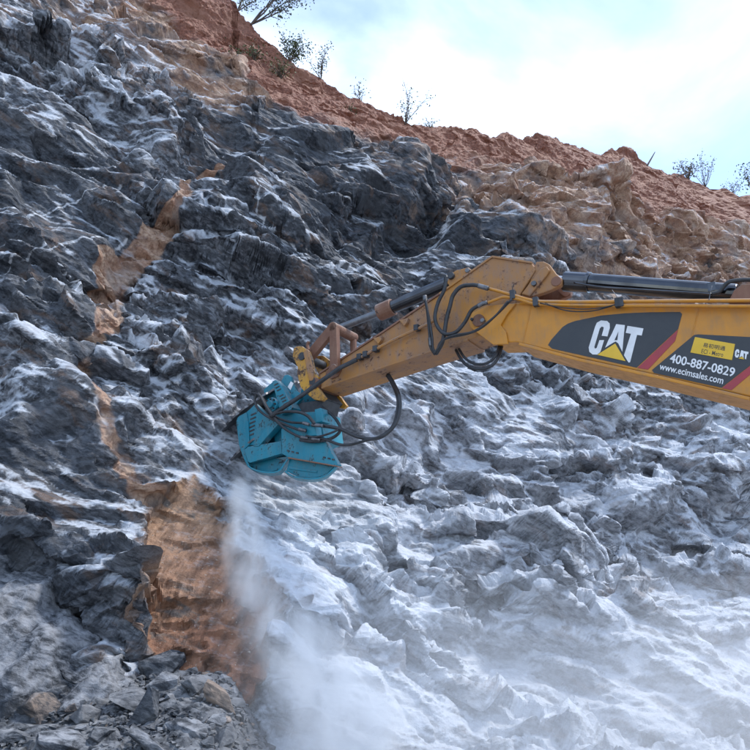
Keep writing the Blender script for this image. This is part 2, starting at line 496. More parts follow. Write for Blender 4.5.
# ================================================================== THE CLIFF
D_ = np.array([0.894, 0.447]); NO_ = np.array([0.447, -0.894]); REF = np.array([-1.8, 8.5])
def softplus(x, k): return np.log1p(np.exp(np.clip(x / k, -40, 40))) * k
def o_base(z):
    """how far the face stands forward of the reference line at height z (toe flares out, earth bank lies back)"""
    z = np.asarray(z, float)
    return -0.42 * (z - 3.2) + 0.62 * softplus(1.9 - z, 0.35) - 0.10 * softplus(z - 9.2, 0.5)
def wall_xy(s, o): return REF[0] + D_[0] * s + NO_[0] * o, REF[1] + D_[1] * s + NO_[1] * o
def to_wall(px, py):
    """survey: where the sight line through a photo point meets the face, as (s, z)"""
    px, py = np.atleast_1d(np.asarray(px, float)), np.atleast_1d(np.asarray(py, float))
    d = ray(px, py)
    lo, hi = np.full(px.shape, 2.0), np.full(px.shape, 60.0)
    def f(t):
        P = CAM + d * t[..., None]
        rx, ry = P[..., 0] - REF[0], P[..., 1] - REF[1]
        return (rx * NO_[0] + ry * NO_[1]) - o_base(P[..., 2])
    for _ in range(60):
        mid = (lo + hi) / 2
        pos = f(mid) > 0
        lo = np.where(pos, mid, lo); hi = np.where(pos, hi, mid)
    P = CAM + d * lo[..., None]
    s = (P[..., 0] - REF[0]) * D_[0] + (P[..., 1] - REF[1]) * D_[1]
    return s, P[..., 2]

ridge_px = np.array([(120, -75), (165, -55), (200, -30), (228, 0), (237, 18), (262, 35), (280, 50), (300, 66), (335, 83), (360, 96), (385, 107), (420, 121),
                     (455, 126), (490, 134), (530, 141), (560, 141), (575, 147), (600, 151), (628, 151), (645, 163), (665, 172), (690, 178), (720, 186), (750, 195), (800, 210)])
rs, rz = to_wall(ridge_px[:, 0], ridge_px[:, 1])
rs = np.maximum.accumulate(rs + np.arange(len(rs)) * 1e-4)
soil_px = np.array([(60, -60), (120, -20), (180, 25), (225, 60), (262, 95), (300, 125), (345, 138), (400, 146), (450, 152), (500, 164), (560, 180), (620, 205), (680, 222), (750, 240), (800, 255)])
ss_, sz_ = to_wall(soil_px[:, 0], soil_px[:, 1])
ss_ = np.maximum.accumulate(ss_ + np.arange(len(ss_)) * 1e-4)
def ridge_z(s):
    return np.interp(s, np.concatenate([[-16], rs, [rs[-1] + 14]]), np.concatenate([[rz[0] + 1.5], rz, [rz[-1] - 0.8]]))

# grid: closer spacing where the face is nearer
def spacing(a, b, n, dens):
    x = np.linspace(a, b, 4000); c = np.cumsum(dens(x)); c = (c - c[0]) / (c[-1] - c[0])
    return np.interp(np.linspace(0, 1, n), c, x)
S0, S1 = -13.0, 20.0
NS, NZ, NTOP = 1330, 900, 50
sv_ = spacing(S0, S1, NS, lambda x: np.where((x > -6.2) & (x < 15.0), 1.0 / (6.6 + 0.52 * np.maximum(x + 4, 0)), 0.012))
tv_ = np.concatenate([np.linspace(0, 1, NZ), 1 + np.linspace(0, 1, NTOP + 1)[1:] ** 1.6])
S, T = np.meshgrid(sv_, tv_)                      # rows = height
ZB = -0.5
zr = ridge_z(S) + 0.16 * fbm(S * 1.3, S * 0 + 3.1, 4, 91) + 0.06 * fbm(S * 5.0, S * 0 + 2.2, 3, 92, 0.6, True)
below = np.minimum(T, 1.0)
Z = ZB + (zr - ZB) * below
back = np.maximum(T - 1.0, 0.0)
O = o_base(Z) - back * 9.0
Z = Z + 0.10 * back * 9.0 * 0.5 - np.maximum(back - 0.6, 0) * 40.0

S32, W32 = S.astype(np.float32), (Z * 1.085 - back * 4).astype(np.float32)
# warp so that no edge is straight
wx = fbm(S32 * 0.45, W32 * 0.45, 2, 3) ; wy = fbm(S32 * 0.45 + 7, W32 * 0.45 + 3, 2, 4)
fx = 0.6 * planes((S32 + W32 * .3, W32 - S32 * .2), (0.42, 0.30), 5) + 0.4 * planes((S32 - W32 * .4, W32), (0.16, 0.12), 7)
fy = 0.6 * planes((S32 + 9 + W32 * .3, W32 - S32 * .2), (0.42, 0.30), 6) + 0.4 * planes((S32 + 9 - W32 * .4, W32), (0.16, 0.12), 8)
SW = S32 + 0.45 * wx
WW = W32 + 0.45 * wy
dip = np.float32(R(-24))
A_ = SW * np.cos(dip) + WW * np.sin(dip)          # along the beds
B_ = -SW * np.sin(dip) + WW * np.cos(dip)         # across the beds

def wpoly(pts):
    s, z = to_wall([p[0] for p in pts], [p[1] for p in pts])
    return np.stack([s, z], 1)
Z32 = Z.astype(np.float32)
def sdf_poly(poly, sx, zx):
    """signed distance (inside positive) to a polygon on the face"""
    d = np.full(sx.shape, 1e9, np.float32); inside = np.zeros(sx.shape, bool)
    n = len(poly)
    for i in range(n):
        ax, az = poly[i]; bx, bz = poly[(i + 1) % n]
        ex, ez = bx - ax, bz - az
        t = np.clip(((sx - ax) * ex + (zx - az) * ez) / (ex * ex + ez * ez + 1e-9), 0, 1)
        dd = (sx - ax - t * ex) ** 2 + (zx - az - t * ez) ** 2
        d = np.minimum(d, dd)
        c = ((az > zx) != (bz > zx)) & (sx < (bx - ax) * (zx - az) / (bz - az + 1e-9) + ax)
        inside ^= c
    d = np.sqrt(d)
    return np.where(inside, d, -d)
def line_dist(pts, sx, zx):
    d = np.full(sx.shape, 1e9, np.float32)
    for (ax, az), (bx, bz) in zip(pts[:-1], pts[1:]):
        ex, ez = bx - ax, bz - az
        t = np.clip(((sx - ax) * ex + (zx - az) * ez) / (ex * ex + ez * ez + 1e-9), 0, 1)
        d = np.minimum(d, (sx - ax - t * ex) ** 2 + (zx - az - t * ez) ** 2)
    return np.sqrt(d)
SJ = S32 + 0.10 * fx + 0.16 * wx; ZJ = Z32 + 0.10 * fy + 0.16 * wy        # jittered position for outlines

def blur(a, k):
    for ax in (0, 1):
        p = np.pad(a, [(k, k) if i == ax else (0, 0) for i in (0, 1)], mode='edge')
        c = np.cumsum(p, axis=ax, dtype=np.float64)
        c = np.concatenate([np.zeros_like(np.take(c, [0], ax)), c], ax)
        n = a.shape[ax]
        a = ((np.take(c, np.arange(2 * k + 1, 2 * k + 1 + n), ax) - np.take(c, np.arange(0, n), ax)) / (2 * k + 1)).astype(np.float32)
    return a
# --- masks of the ground kinds
soil_line = np.interp(S, np.concatenate([[-16], ss_, [30]]), np.concatenate([[sz_[0] + 1.5], sz_, [sz_[-1] - .8]]))
soil = sstep(-0.25, 0.35, Z - soil_line + 0.55 * wx + 0.25 * fx).astype(np.float32)
soil = np.maximum(soil, (back > 0.02).astype(np.float32))

# --- relief
fade = 1.0 - 0.75 * soil
H = np.zeros(S.shape, np.float32)
H += 0.24 * fbm(S32 * 0.28, W32 * 0.28, 2, 21)
lw1, lw2 = planes((A_, B_), (2.1, 1.0), 24), planes((A_ + 3, B_ + 5), (2.1, 1.0), 25)
A_ = A_ + 0.55 * lw1; B_ = B_ + 0.30 * lw2
H += 0.44 * planes((A_ + 0.4 * B_, B_ - 0.12 * A_), (3.0, 1.35), 31) * (1 - 0.6 * soil)
H += 0.20 * planes((A_ - 0.5 * B_, B_ + 0.1 * A_), (1.25, 0.52), 41) * fade
H += blocks((A_ + 0.35 * B_, B_ - 0.1 * A_), (1.75, 0.62), 43, 0.09, 0.42, 0.12) * fade
# bedding ledges: each bed overhangs the one beneath
for per, amp, sd in ((1.05, 0.26, 71), (0.40, 0.085, 72)):
    q = B_ / per + 0.8 * planes((A_, B_), (4.2 * per, 1.6 * per), sd)
    fr = q - np.floor(q)
    prof = np.where(fr < 0.16, fr / 0.16, 1 - (fr - 0.16) / 0.84)      # lip near the bed's lower edge, then lying back
    m = sstep(-0.25, 0.35, fbm(A_ * 0.22 / per + 9, B_ * 0.6 / per, 2, sd + 5))
    H += amp * prof * m * fade
H += soil * (0.10 * fbm(S32 * 1.6, W32 * 2.2, 4, 83, 0.55, True) + 0.05 * facets(S32 * 3.3 + fx, W32 * 4.3, 84, 0.6, 0.5) + 0.02 * fbm(S32 * 12, W32 * 14, 3, 85))
H *= np.where(T > 1.0, 0.6, 1.0)

# larger single features: (outline in the photo, offset forward, lean along s, lean along z, edge softness)
FEAT = [
    ([(243, 150), (270, 140), (310, 137), (345, 147), (400, 160), (470, 186), (455, 205), (432, 232), (380, 240), (300, 235), (250, 205)], 0.30, 0.02, 0.10, 0.6),   # dark slab under the bank
    ([(400, 212), (452, 205), (440, 240), (425, 252), (380, 248)], -0.42, 0, 0, 0.16),                                                                    # hollow beneath it
    ([(470, 188), (520, 180), (565, 205), (590, 240), (585, 275), (520, 262), (440, 250), (448, 220)], 0.42, -0.02, -0.05, 0.18),                         # rounded block
    ([(455, 572), (492, 566), (522, 590), (500, 612), (470, 600)], -0.22, 0, 0.35, 0.05),
    ([(535, 580), (570, 572), (592, 598), (560, 612), (538, 606)], -0.22, 0, 0.35, 0.05),
    ([(440, 545), (600, 520), (610, 572), (560, 576), (500, 566), (450, 570)], 0.26, 0, -0.12, 0.10),
    ([(625, 512), (680, 505), (705, 550), (660, 560), (625, 545)], -0.22, 0, 0.3, 0.06),
    ([(600, 470), (720, 455), (720, 505), (625, 512)], 0.24, 0, -0.1, 0.12),
    ([(560, 425), (612, 430), (615, 452), (570, 447)], -0.18, 0, 0.3, 0.05),
    ([(545, 395), (640, 392), (640, 425), (560, 424)], 0.22, 0, -0.1, 0.10),
    ([(350, 405), (440, 400), (450, 500), (400, 540), (340, 500)], 0.20, 0.05, 0.0, 0.2),
    ([(0, 330), (85, 345), (80, 375), (95, 420), (0, 440)], 0.24, 0.06, -0.10, 0.10),                                                                      # pale shelf at the left
    ([(0, 440), (95, 420), (135, 500), (125, 570), (60, 560), (0, 520)], -0.02, -0.1, 0.1, 0.1),
    ([(0, 170), (60, 175), (130, 225), (100, 260), (85, 330), (0, 320)], 0.10, -0.05, 0.05, 0.1),
    ([(-80, 545), (20, 572), (100, 640), (160, 660), (235, 700), (250, 800), (-80, 800)], -0.55, 0, 0, 0.5),
    ([(140, 120), (195, 118), (200, 145), (150, 150)], 0.28, 0.1, -0.1, 0.06),
]
for poly_px, off, ls, lz, soft in FEAT:
    P = wpoly(poly_px)
    s0_, s1_ = P[:, 0].min() - 1, P[:, 0].max() + 1
    c0, c1 = np.searchsorted(sv_, [s0_, s1_])
    sl = (slice(None), slice(c0, c1))
    dd = sdf_poly(P, SJ[sl], ZJ[sl])
    soft = max(soft, 0.28)
    m = sstep(-soft * 0.5, soft * 0.5, dd)
    cs, cz = P.mean(0)
    H[sl] += m * (off + ls * (S32[sl] - cs) + lz * (Z32[sl] - cz))

# the rust-coloured wedge: a plane that rises to a sharp edge on its right
WEDGE = [(195, 474), (209, 508), (229, 556), (249, 598), (262, 636), (258, 660), (256, 695), (244, 725), (205, 704), (150, 660), (128, 600), (132, 552), (154, 516), (178, 490)]
PW = wpoly(WEDGE)
dW = sdf_poly(PW, S32 + 0.03 * fx + 0.02 * wx, Z32 + 0.03 * fy + 0.02 * wy)
dW = dW + 0.05 * facets(S32 * 4 + Z32 * 2, Z32 * 5 - S32 * 2, 98, 1, 0.5) + 0.05 * fx
mW = sstep(-0.03, 0.04, dW)
cW = PW.mean(0)
planeW = 0.10 + 0.24 * (S32 - cW[0]) - 0.05 * (Z32 - cW[1])
stri = fbm((S32 * 0.55 + Z32 * 0.83) * 2.2, (-S32 * 0.83 + Z32 * 0.55) * 13, 4, 95, 0.6, True)
HW = 0.16 * H + planeW + 0.018 * stri + 0.035 * planes((S32 * 0.55 + Z32 * 0.83 + 0.2 * fx, -S32 * 0.83 + Z32 * 0.55 + 0.06 * fy), (0.8, 0.26), 97)
H = H * (1 - mW) + HW * mW
orange = mW * np.clip(0.30 + 0.45 * (cW[1] + 0.35 - Z32) + 0.35 * fbm(S32 * 1.6, Z32 * 1.6, 4, 96), 0.03, 1.0)      # 0 tan ... 1 rust red
# the tan seam that runs down the left side: a shallow gutter
VEIN = [(222, 157), (205, 168), (190, 182), (178, 208), (165, 228), (145, 243), (122, 252), (118, 285), (108, 318), (95, 345), (86, 365), (88, 398), (100, 430), (122, 462), (140, 492), (160, 505)]
PV = wpoly(VEIN)
VW = np.interp(np.arange(len(VEIN)), [0, 3, 5, 7, 9, 10, 12, 15], [0.06, 0.11, 0.21, 0.20, 0.09, 0.05, 0.05, 0.11])
dV = np.full(S.shape, 1e9, np.float32)
for i in range(len(PV) - 1):
    dd = line_dist(PV[i:i + 2], SJ, ZJ) - 0.5 * (VW[i] + VW[i + 1])
    dV = np.minimum(dV, dd)
vein = (1 - sstep(-0.02, 0.07, dV + 0.04 * fbm(S32 * 3, Z32 * 3, 3, 99))) * (0.62 + 0.38 * sstep(-0.3, 0.3, fbm(S32 * 2.2, Z32 * 2.2, 3, 100)))
vein_low = sstep(6.0, 4.6, Z32)
H -= 0.10 * (1 - sstep(-0.10, 0.20, dV))

# room for the saw head: the face is cut back behind it
PS = wpoly([(212, 385), (262, 350), (335, 385), (352, 492), (225, 500), (214, 440)])
mS = sstep(-0.25, 0.15, sdf_poly(PS, SJ, ZJ))

# --- positions
H -= np.float32(np.mean(H[:NZ][:, (sv_ > -4) & (sv_ < 14)])) * (1 - mW)
H = H * (1 - mS) + np.minimum(H, -0.16 + 0.25 * H) * mS
H = 0.70 * H + 0.30 * blur(H, 2)
up_k = 0.39
NX = NO_[0] * 0.92; NY = NO_[1] * 0.92
X = REF[0] + D_[0] * S + NO_[0] * O + NX * H
Y = REF[1] + D_[1] * S + NO_[1] * O + NY * H
ZZ = Z + up_k * H

def normals():
    xs, xt = np.gradient(X, axis=1), np.gradient(X, axis=0)
    ys, yt = np.gradient(Y, axis=1), np.gradient(Y, axis=0)
    zs, zt = np.gradient(ZZ, axis=1), np.gradient(ZZ, axis=0)
    nx = ys * zt - zs * yt; ny = zs * xt - xs * zt; nz = xs * yt - ys * xt
    ln = np.sqrt(nx * nx + ny * ny + nz * nz) + 1e-12
    sg = np.sign(np.median((nx * NO_[0] + ny * NO_[1])[:NZ]))
    normals.area = (ln * np.clip(-(nx * X + ny * Y + nz * (ZZ - CAM[2])) * sg / ln / np.sqrt(X ** 2 + Y ** 2 + (ZZ - CAM[2]) ** 2), 0, 1) / (X ** 2 + Y ** 2)).astype(np.float32)
    return (nx / ln * sg).astype(np.float32), (ny / ln * sg).astype(np.float32), (nz / ln * sg).astype(np.float32), sg
# --- regional amounts, surveyed on a coarse lattice over the face
GP = np.arange(0, 751, 75)
DUST = np.array([
    [3,3,1,1,0,0,0,0,0,0,0], [3,4,4,1,0,0,0,0,0,0,0], [1,1,4,1,1,1,2,1,0,0,0], [1,1,2,3,1,1,1,1,1,1,1], [1,1,3,4,3,2,2,1,1,2,1],
    [4,1,3,4,6,5,5,5,4,4,4], [1,1,3,5,7,6,6,6,6,6,6], [1,1,2,6,8,7,6,6,6,6,6], [3,1,2,6,8,7,6,6,6,6,6], [2,2,2,6,7,7,7,7,7,7,7], [2,2,2,6,7,7,7,7,7,7,7]], float) / 9
TAN = np.array([
    [4,6,8,9,9,9,9,9,9,9,9], [2,3,6,9,9,9,9,9,9,9,9], [1,1,3,2,0,5,8,9,9,9,9], [0,1,1,0,0,1,4,9,9,9,9], [0,1,1,1,1,1,1,4,6,8,8],
    [0,1,1,1,1,1,2,2,3,4,4], [2,1,1,1,0,1,2,2,2,4,3], [1,1,1,1,0,1,2,2,2,3,2], [1,1,1,0,0,0,2,2,1,1,1], [1,1,1,0,0,0,0,0,0,0,0], [1,1,1,0,0,0,0,0,0,0,0]], float) / 9
DARK = np.array([
    [3,3,4,3,3,3,3,3,3,3,3], [6,6,4,3,3,3,3,3,3,3,3], [8,8,5,8,9,6,5,3,3,3,3], [9,8,6,8,9,9,9,4,3,3,3], [8,7,5,7,8,8,7,4,4,4,4],
    [5,7,6,5,5,5,5,5,5,5,4], [9,8,5,4,3,4,4,4,4,4,4], [9,8,5,4,3,4,4,4,4,4,3], [6,9,4,3,3,4,4,4,3,3,3], [4,5,5,5,5,5,5,5,5,5,5], [5]*11], float) / 9
gx, gy = np.meshgrid(GP, GP)
gs, gz = to_wall(gx.ravel(), gy.ravel())
def lattice(vals):
    """smooth interpolation of the surveyed amounts over the face (coarse grid first)"""
    cs = np.linspace(S0, S1, 90); cz = np.linspace(-0.6, 14.5, 60)
    a, b = np.meshgrid(cs, cz)
    d2 = (a[..., None] - gs) ** 2 + (b[..., None] - gz) ** 2
    w = 1.0 / (d2 + 0.05) ** 2
    g = (w * vals.ravel()).sum(-1) / w.sum(-1)
    fi = np.interp(S + 0.35 * wx, cs, np.arange(90)); fj = np.interp(Z + 0.35 * wy, cz, np.arange(60))
    i0 = np.clip(fi.astype(int), 0, 88); j0 = np.clip(fj.astype(int), 0, 58)
    u, v = fi - i0, fj - j0
    return ((g[j0, i0] * (1 - u) + g[j0, i0 + 1] * u) * (1 - v) + (g[j0 + 1, i0] * (1 - u) + g[j0 + 1, i0 + 1] * u) * v).astype(np.float32)
Ld, Lt, Lk = lattice(DUST), lattice(TAN), lattice(DARK)
# --- second pass: smaller breakage worked into the displaced surface in all three directions, along its own normals
N1 = normals()
bn = [blur(c, 3) for c in N1[:3]]
ll = np.sqrt(bn[0] ** 2 + bn[1] ** 2 + bn[2] ** 2) + 1e-6
bn = [c / ll for c in bn]
Xw, Yw, Zw = X + 0.10 * wx, Y, ZZ + 0.10 * wy
a3 = (Xw * D_[0] + Yw * D_[1]).astype(np.float32); c3 = (Xw * NO_[0] + Yw * NO_[1]).astype(np.float32)
A3 = a3 * np.cos(dip) + Zw * np.sin(dip) + 0.25 * c3; B3 = -a3 * np.sin(dip) + Zw * np.cos(dip) - 0.35 * c3
rk = (1 - 0.8 * soil) * (1 - 0.62 * mW)
l3, l4 = planes((A3, B3, c3), (0.6, 0.3, 0.5), 47), planes((A3 + 4, B3 + 7, c3), (0.6, 0.3, 0.5), 48)
A3 = A3 + 0.16 * l3; B3 = B3 + 0.08 * l4
calm = planes((A3 + 0.3 * B3, B3, c3), (1.9, 0.75, 1.4), 55) + 0.4 * planes((A3, B3, c3), (0.8, 0.3, 0.6), 56)
slab_z = sstep(0.55, 0.9, Lk)                                      # the dark slate breaks in broad plates, the dusted rock is worn
rough_z = rk * (0.30 + 1.0 * sstep(-0.15, 0.5, calm)) * (1 - 0.58 * slab_z) * (1 - 0.25 * sstep(0.45, 0.75, Ld))
H2 = 0.045 * planes((A3 + 0.5 * B3, B3 - 0.1 * A3, c3), (0.52, 0.21, 0.42), 51) * rk
H2 += blocks((A3 + 0.4 * B3, B3 - 0.1 * A3, c3), (0.66, 0.21, 0.50), 53, 0.042, 0.58, 0.05) * rough_z
H2 += blocks((A3 - 0.4 * B3, B3 + 0.1 * A3, c3), (0.24, 0.080, 0.18), 63, 0.014, 0.50, 0.12) * rough_z
H2 += 0.010 * planes((A3 + 0.3 * B3, B3, c3), (0.085, 0.034, 0.075), 66) * rk
for per, amp, sd in ((0.13, 0.018, 73), (0.05, 0.008, 74)):
    q = B3 / per + 0.8 * planes((A3, B3, c3), (2.2 * per, 1.5 * per, 2.2 * per), sd)
    fr = q - np.floor(q)
    prof = np.where(fr < 0.2, fr / 0.2, 1 - (fr - 0.2) / 0.8)
    H2 += amp * prof * sstep(-0.2, 0.35, fbm(A3 * 0.4 / per + 9, B3 * 0.5 / per, 2, sd + 5)) * rk * (1 - 0.8 * mW)
H2 = 0.88 * H2 + 0.12 * blur(H2, 1)
X = X + bn[0] * H2; Y = Y + bn[1] * H2; ZZ = ZZ + bn[2] * H2
# --- slope of the finished surface
_, _, NZn, sgn = normals()
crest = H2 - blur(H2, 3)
NZs = blur(NZn, 2)
NZl = blur(NZn, 9)

nA = fbm(S32 * 1.7, W32 * 1.7, 4, 101)
nB = fbm(A_ * 1.6, B_ * 5.5, 4, 102)
NZ1 = blur(NZn, 1)
rel = 0.85 * (NZ1 - blur(NZn, 14)) + 0.65 * (blur(NZn, 14) - blur(blur(NZn, 40), 40))
streak = fbm(A3 * 1.1 + c3, B3 * 7.0, 4, 107, 0.6, True)
score = rel / rel[:NZ].std() + 0.55 * nA / nA.std() + 0.75 * (streak - streak.mean()) / streak.std()
score = (score - score[:NZ].mean()) / score[:NZ].std()
cover = np.clip(0.02 + 0.78 * Ld, 0.0, 0.92)                     # share of the surface that carries dust
flat_sc = score[:NZ:5, 60:-40:5].ravel(); flat_w = normals.area[:NZ:5, 60:-40:5].ravel()      # weigh by exposed face, not by grid point
so = np.argsort(flat_sc); cw = np.cumsum(flat_w[so]); cw = cw / cw[-1]
qs = np.linspace(0, 1, 101); qv = np.interp(qs, cw, flat_sc[so])
dust = sstep(-0.55, 0.65, score - np.interp(1 - cover, qs, qv))
film = np.clip(0.74 * Ld ** 1.6 + 0.10 * nA + 0.10 * (streak - 0.47), 0, 0.55)            # thin powder that clings to steep faces too
dust = np.clip(np.maximum(dust * (0.62 + 0.25 * Ld), film), 0, 1) * (1 - 0.93 * soil) * (1 - 0.8 * mW)
dust = dust * (1 - 0.8 * vein)
tan = np.clip(Lt * (0.75 + 0.5 * nA) - 0.05, 0, 1)
tan = np.maximum(tan, vein * (0.92 - 0.22 * vein_low)) * (1 - mW)
pale = np.clip(0.26 * sstep(0.2, 0.7, planes((A3, B3, c3), (0.9, 0.28, 0.6), 103)), 0, 1) * (1 - soil) * (1 - mW)
SEAMS = [[(0, 213), (60, 201), (95, 188), (118, 178)], [(0, 270), (40, 256), (70, 244), (95, 238), (132, 229)], [(456, 204), (446, 224), (440, 242), (430, 250)], [(60, 262), (80, 290), (105, 318)],
         [(190, 165), (240, 200), (262, 240), (300, 262)], [(86, 380), (95, 425), (128, 470)], [(300, 270), (350, 265), (420, 285)], [(440, 400), (470, 430), (520, 440), (560, 470)], [(360, 440), (400, 500), (440, 560)]]
for sm_ in SEAMS:
    pale = np.maximum(pale, 0.62 * (1 - sstep(0.0, 0.05, line_dist(wpoly(sm_), SJ + 0.05 * nA, ZJ + 0.05 * nB))))
pale = np.maximum(pale, 0.45 * vein * vein_low)
pale = np.clip(pale + 0.10 * sstep(0.015, 0.05, crest) * (1 - 0.5 * mW), 0, 1) * (1 - soil) * (1 - 0.6 * mW)  # crest term: ledge-edge highlights put into the colour of convex breaks
wedge_m = sstep(-0.09, 0.05, dW + 0.09 * fbm(S32 * 4, Z32 * 4, 3, 109))
dark = np.clip(Lk + 0.25 * nB, 0, 1)

def grid_mesh(name, mask_faces, mat):
    """cells of the surveyed grid picked by mask -> one mesh that keeps only the vertices it uses"""
    nr, nc = X.shape
    jj, ii = np.nonzero(mask_faces)
    a = (jj * nc + ii).astype(np.int64)
    quads = np.stack([a, a + 1, a + nc + 1, a + nc], 1)
    if sgn < 0: quads = quads[:, ::-1]
    used, inv = np.unique(quads.ravel(), return_inverse=True)
    co = np.stack([X.ravel()[used], Y.ravel()[used], ZZ.ravel()[used]], 1).astype(np.float32)
    me = bpy.data.meshes.new(name)
    me.vertices.add(len(used)); me.vertices.foreach_set('co', co.ravel())
    nq = len(quads)
    me.loops.add(nq * 4); me.loops.foreach_set('vertex_index', inv.astype(np.int32).ravel())
    me.polygons.add(nq); me.polygons.foreach_set('loop_start', np.arange(0, nq * 4, 4, dtype=np.int32))
    me.polygons.foreach_set('use_smooth', np.zeros(nq, bool))
    me.update(calc_edges=True)
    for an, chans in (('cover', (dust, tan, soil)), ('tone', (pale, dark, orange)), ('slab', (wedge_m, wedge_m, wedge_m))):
        at = me.attributes.new(an, 'FLOAT_COLOR', 'POINT')
        c = np.ones((len(used), 4), np.float32)
        for k, ch in enumerate(chans): c[:, k] = ch.ravel()[used]
        at.data.foreach_set('color', c.ravel())
    me.materials.append(mat)
    o = bpy.data.objects.new(name, me)
    COL.objects.link(o)
    return o

cell = lambda a: (a[:-1, :-1] + a[1:, 1:]) * 0.5
m_soil = cell(soil) > 0.5
m_wedge = (cell(mW) > 0.5) & ~m_soil
cliff = grid_mesh('rock_face', ~m_soil & ~m_wedge, M_ROCK)
cliff['kind'] = 'structure'; cliff['label'] = 'tall grey foliated rock face with pale dust on its ledges'
bank = grid_mesh('soil_bank', m_soil, M_ROCK)
bank['kind'] = 'structure'; bank['label'] = 'red brown earth bank along the top of the cliff'
wedge = grid_mesh('rock_wedge', m_wedge, M_ROCK)
wedge['kind'] = 'structure'; wedge['label'] = 'rust orange rock wedge jutting from the grey face above the rubble'
# height lookup of the finished cliff for things that stand on the ridge
def ridge_point(px, drop=0.05):
    s = float(np.interp(px, ridge_px[:, 0], rs))
    j = int(np.argmin(np.abs(sv_ - s)))
    k = NZ - 60 + int(np.argmax((ZZ[NZ - 60:NZ + 12, j] - CAM[2]) / Y[NZ - 60:NZ + 12, j]))
    return np.array([X[k, j], Y[k, j], ZZ[k, j] - drop])

# ------------------------------------------------------------------ ground
gv = [(-800, -800, -0.06), (800, -800, -0.06), (800, 800, -0.06), (-800, 800, -0.06)]
g = obj('ground', gv, [(0, 1, 2, 3)], M_GROUND); g['kind'] = 'structure'; g['label'] = 'dusty grey quarry floor'

# ------------------------------------------------------------------ rubble mound
def mound_z(x, y):
    x, y = np.asarray(x, np.float32), np.asarray(y, np.float32)
    h = 0.46 + 0.42 * (y - 5.3) - 0.35 * softplus(y - 6.5, 0.12) + 0.10 * fbm(x * 0.9, y * 0.9, 3, 201) - 0.04 * (x + 3)
    h = np.maximum(h, -0.1)
    edge = sstep(-0.45, -1.25, x + 0.12 * (y - 6))
    return h * edge - 0.12 * (1 - edge)
_mt = np.linspace(3.5, 12, 1700)
def hit_mound(px, py):
    P = CAM + ray(px, py) * _mt[:, None]
    k = np.nonzero(P[:, 2] <= mound_z(P[:, 0], P[:, 1]))[0]
    return P[k[0]] if len(k) else CAM + ray(px, py) * 6.5
mx, my = np.meshgrid(np.linspace(-6.5, -0.2, 210), np.linspace(3.6, 8.2, 170))
mz = mound_z(mx, my) + 0.035 * fbm(mx * 5, my * 5, 4, 203, 0.6, True) + 0.03 * facets(mx * 9, my * 9, 204, 1, .6)
nr, nc = mx.shape
idx = np.arange(nr * nc).reshape(nr, nc)
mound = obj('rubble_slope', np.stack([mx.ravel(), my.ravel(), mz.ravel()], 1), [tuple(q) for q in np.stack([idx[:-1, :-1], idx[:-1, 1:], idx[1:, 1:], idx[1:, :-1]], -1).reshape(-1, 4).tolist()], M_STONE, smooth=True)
mound['kind'] = 'structure'; mound['label'] = 'grey slope of broken stone at the foot of the cliff'

def hull_stone(seed, n=16, dims=(1, 1, 1), detail=0, rough=0.05):
    rnd = random.Random(seed)
    bm = bmesh.new()
    for _ in range(n):
        v = Vector((rnd.gauss(0, 1), rnd.gauss(0, 1), rnd.gauss(0, 1))).normalized()
        k = max(abs(v.x), abs(v.y), abs(v.z))
        v = v * (0.55 / k * 0.55 + 0.45 * 0.5) * rnd.uniform(0.85, 1.1)
        bm.verts.new((v.x * dims[0], v.y * dims[1], v.z * dims[2]))
    r = bmesh.ops.convex_hull(bm, input=bm.verts)
    bmesh.ops.delete(bm, geom=[e for e in bm.verts if not e.link_faces], context='VERTS')
    if detail:
        bmesh.ops.bevel(bm, geom=list(bm.edges), offset=0.02 * min(dims), segments=1, affect='EDGES')
        bmesh.ops.triangulate(bm, faces=bm.faces)
        bmesh.ops.subdivide_edges(bm, edges=bm.edges, cuts=detail, use_grid_fill=True)
        bmesh.ops.triangulate(bm, faces=bm.faces)
        bm.normal_update()
        from mathutils import noise as mn
        ofs = Vector((seed * 3.7, seed * 1.3, 0))
        mv = {}
        for v in bm.verts:
            p = v.co / max(dims) * 3 + ofs
            a = mn.noise(Vector((p.x * 0.8, p.y * 0.8, p.z * 3.2))) + 0.5 * mn.noise(p * 3.1) + 0.3 * mn.noise(p * 7)
            mv[v] = v.co + v.normal * a * rough * max(dims) * 0.5
        for v, c in mv.items(): v.co = c
    me = bpy.data.meshes.new('stone')
    bm.normal_update(); bm.to_mesh(me); bm.free()
    return me

# great half-buried boulder at the left
bpts = [at_depth(*p) for p in ((-60, 528, 6.9), (-5, 555, 6.75), (28, 575, 6.7), (62, 612, 6.7), (92, 643, 6.6), (122, 678, 6.55), (118, 704, 6.3), (60, 712, 6.05), (10, 716, 5.95), (-60, 716, 5.9),
                                (0, 620, 6.25), (45, 655, 6.2), (-60, 600, 6.3), (-60, 530, 8.0), (40, 580, 7.8), (110, 660, 7.6), (110, 740, 7.4), (-60, 740, 7.6), (0, 560, 7.6))]
bc0 = np.mean(bpts, 0)
bm = bmesh.new()
for p in bpts: bm.verts.new(tuple(p - bc0))
bmesh.ops.convex_hull(bm, input=bm.verts)
bmesh.ops.delete(bm, geom=[e for e in bm.verts if not e.link_faces], context='VERTS')
bmesh.ops.triangulate(bm, faces=bm.faces)
for _ in range(5):
    bmesh.ops.subdivide_edges(bm, edges=bm.edges, cuts=1, use_grid_fill=True)
bmesh.ops.triangulate(bm, faces=bm.faces)
bm.normal_update()
bco = np.array([v.co[:] for v in bm.verts], np.float32); bno = np.array([v.normal[:] for v in bm.verts], np.float32)
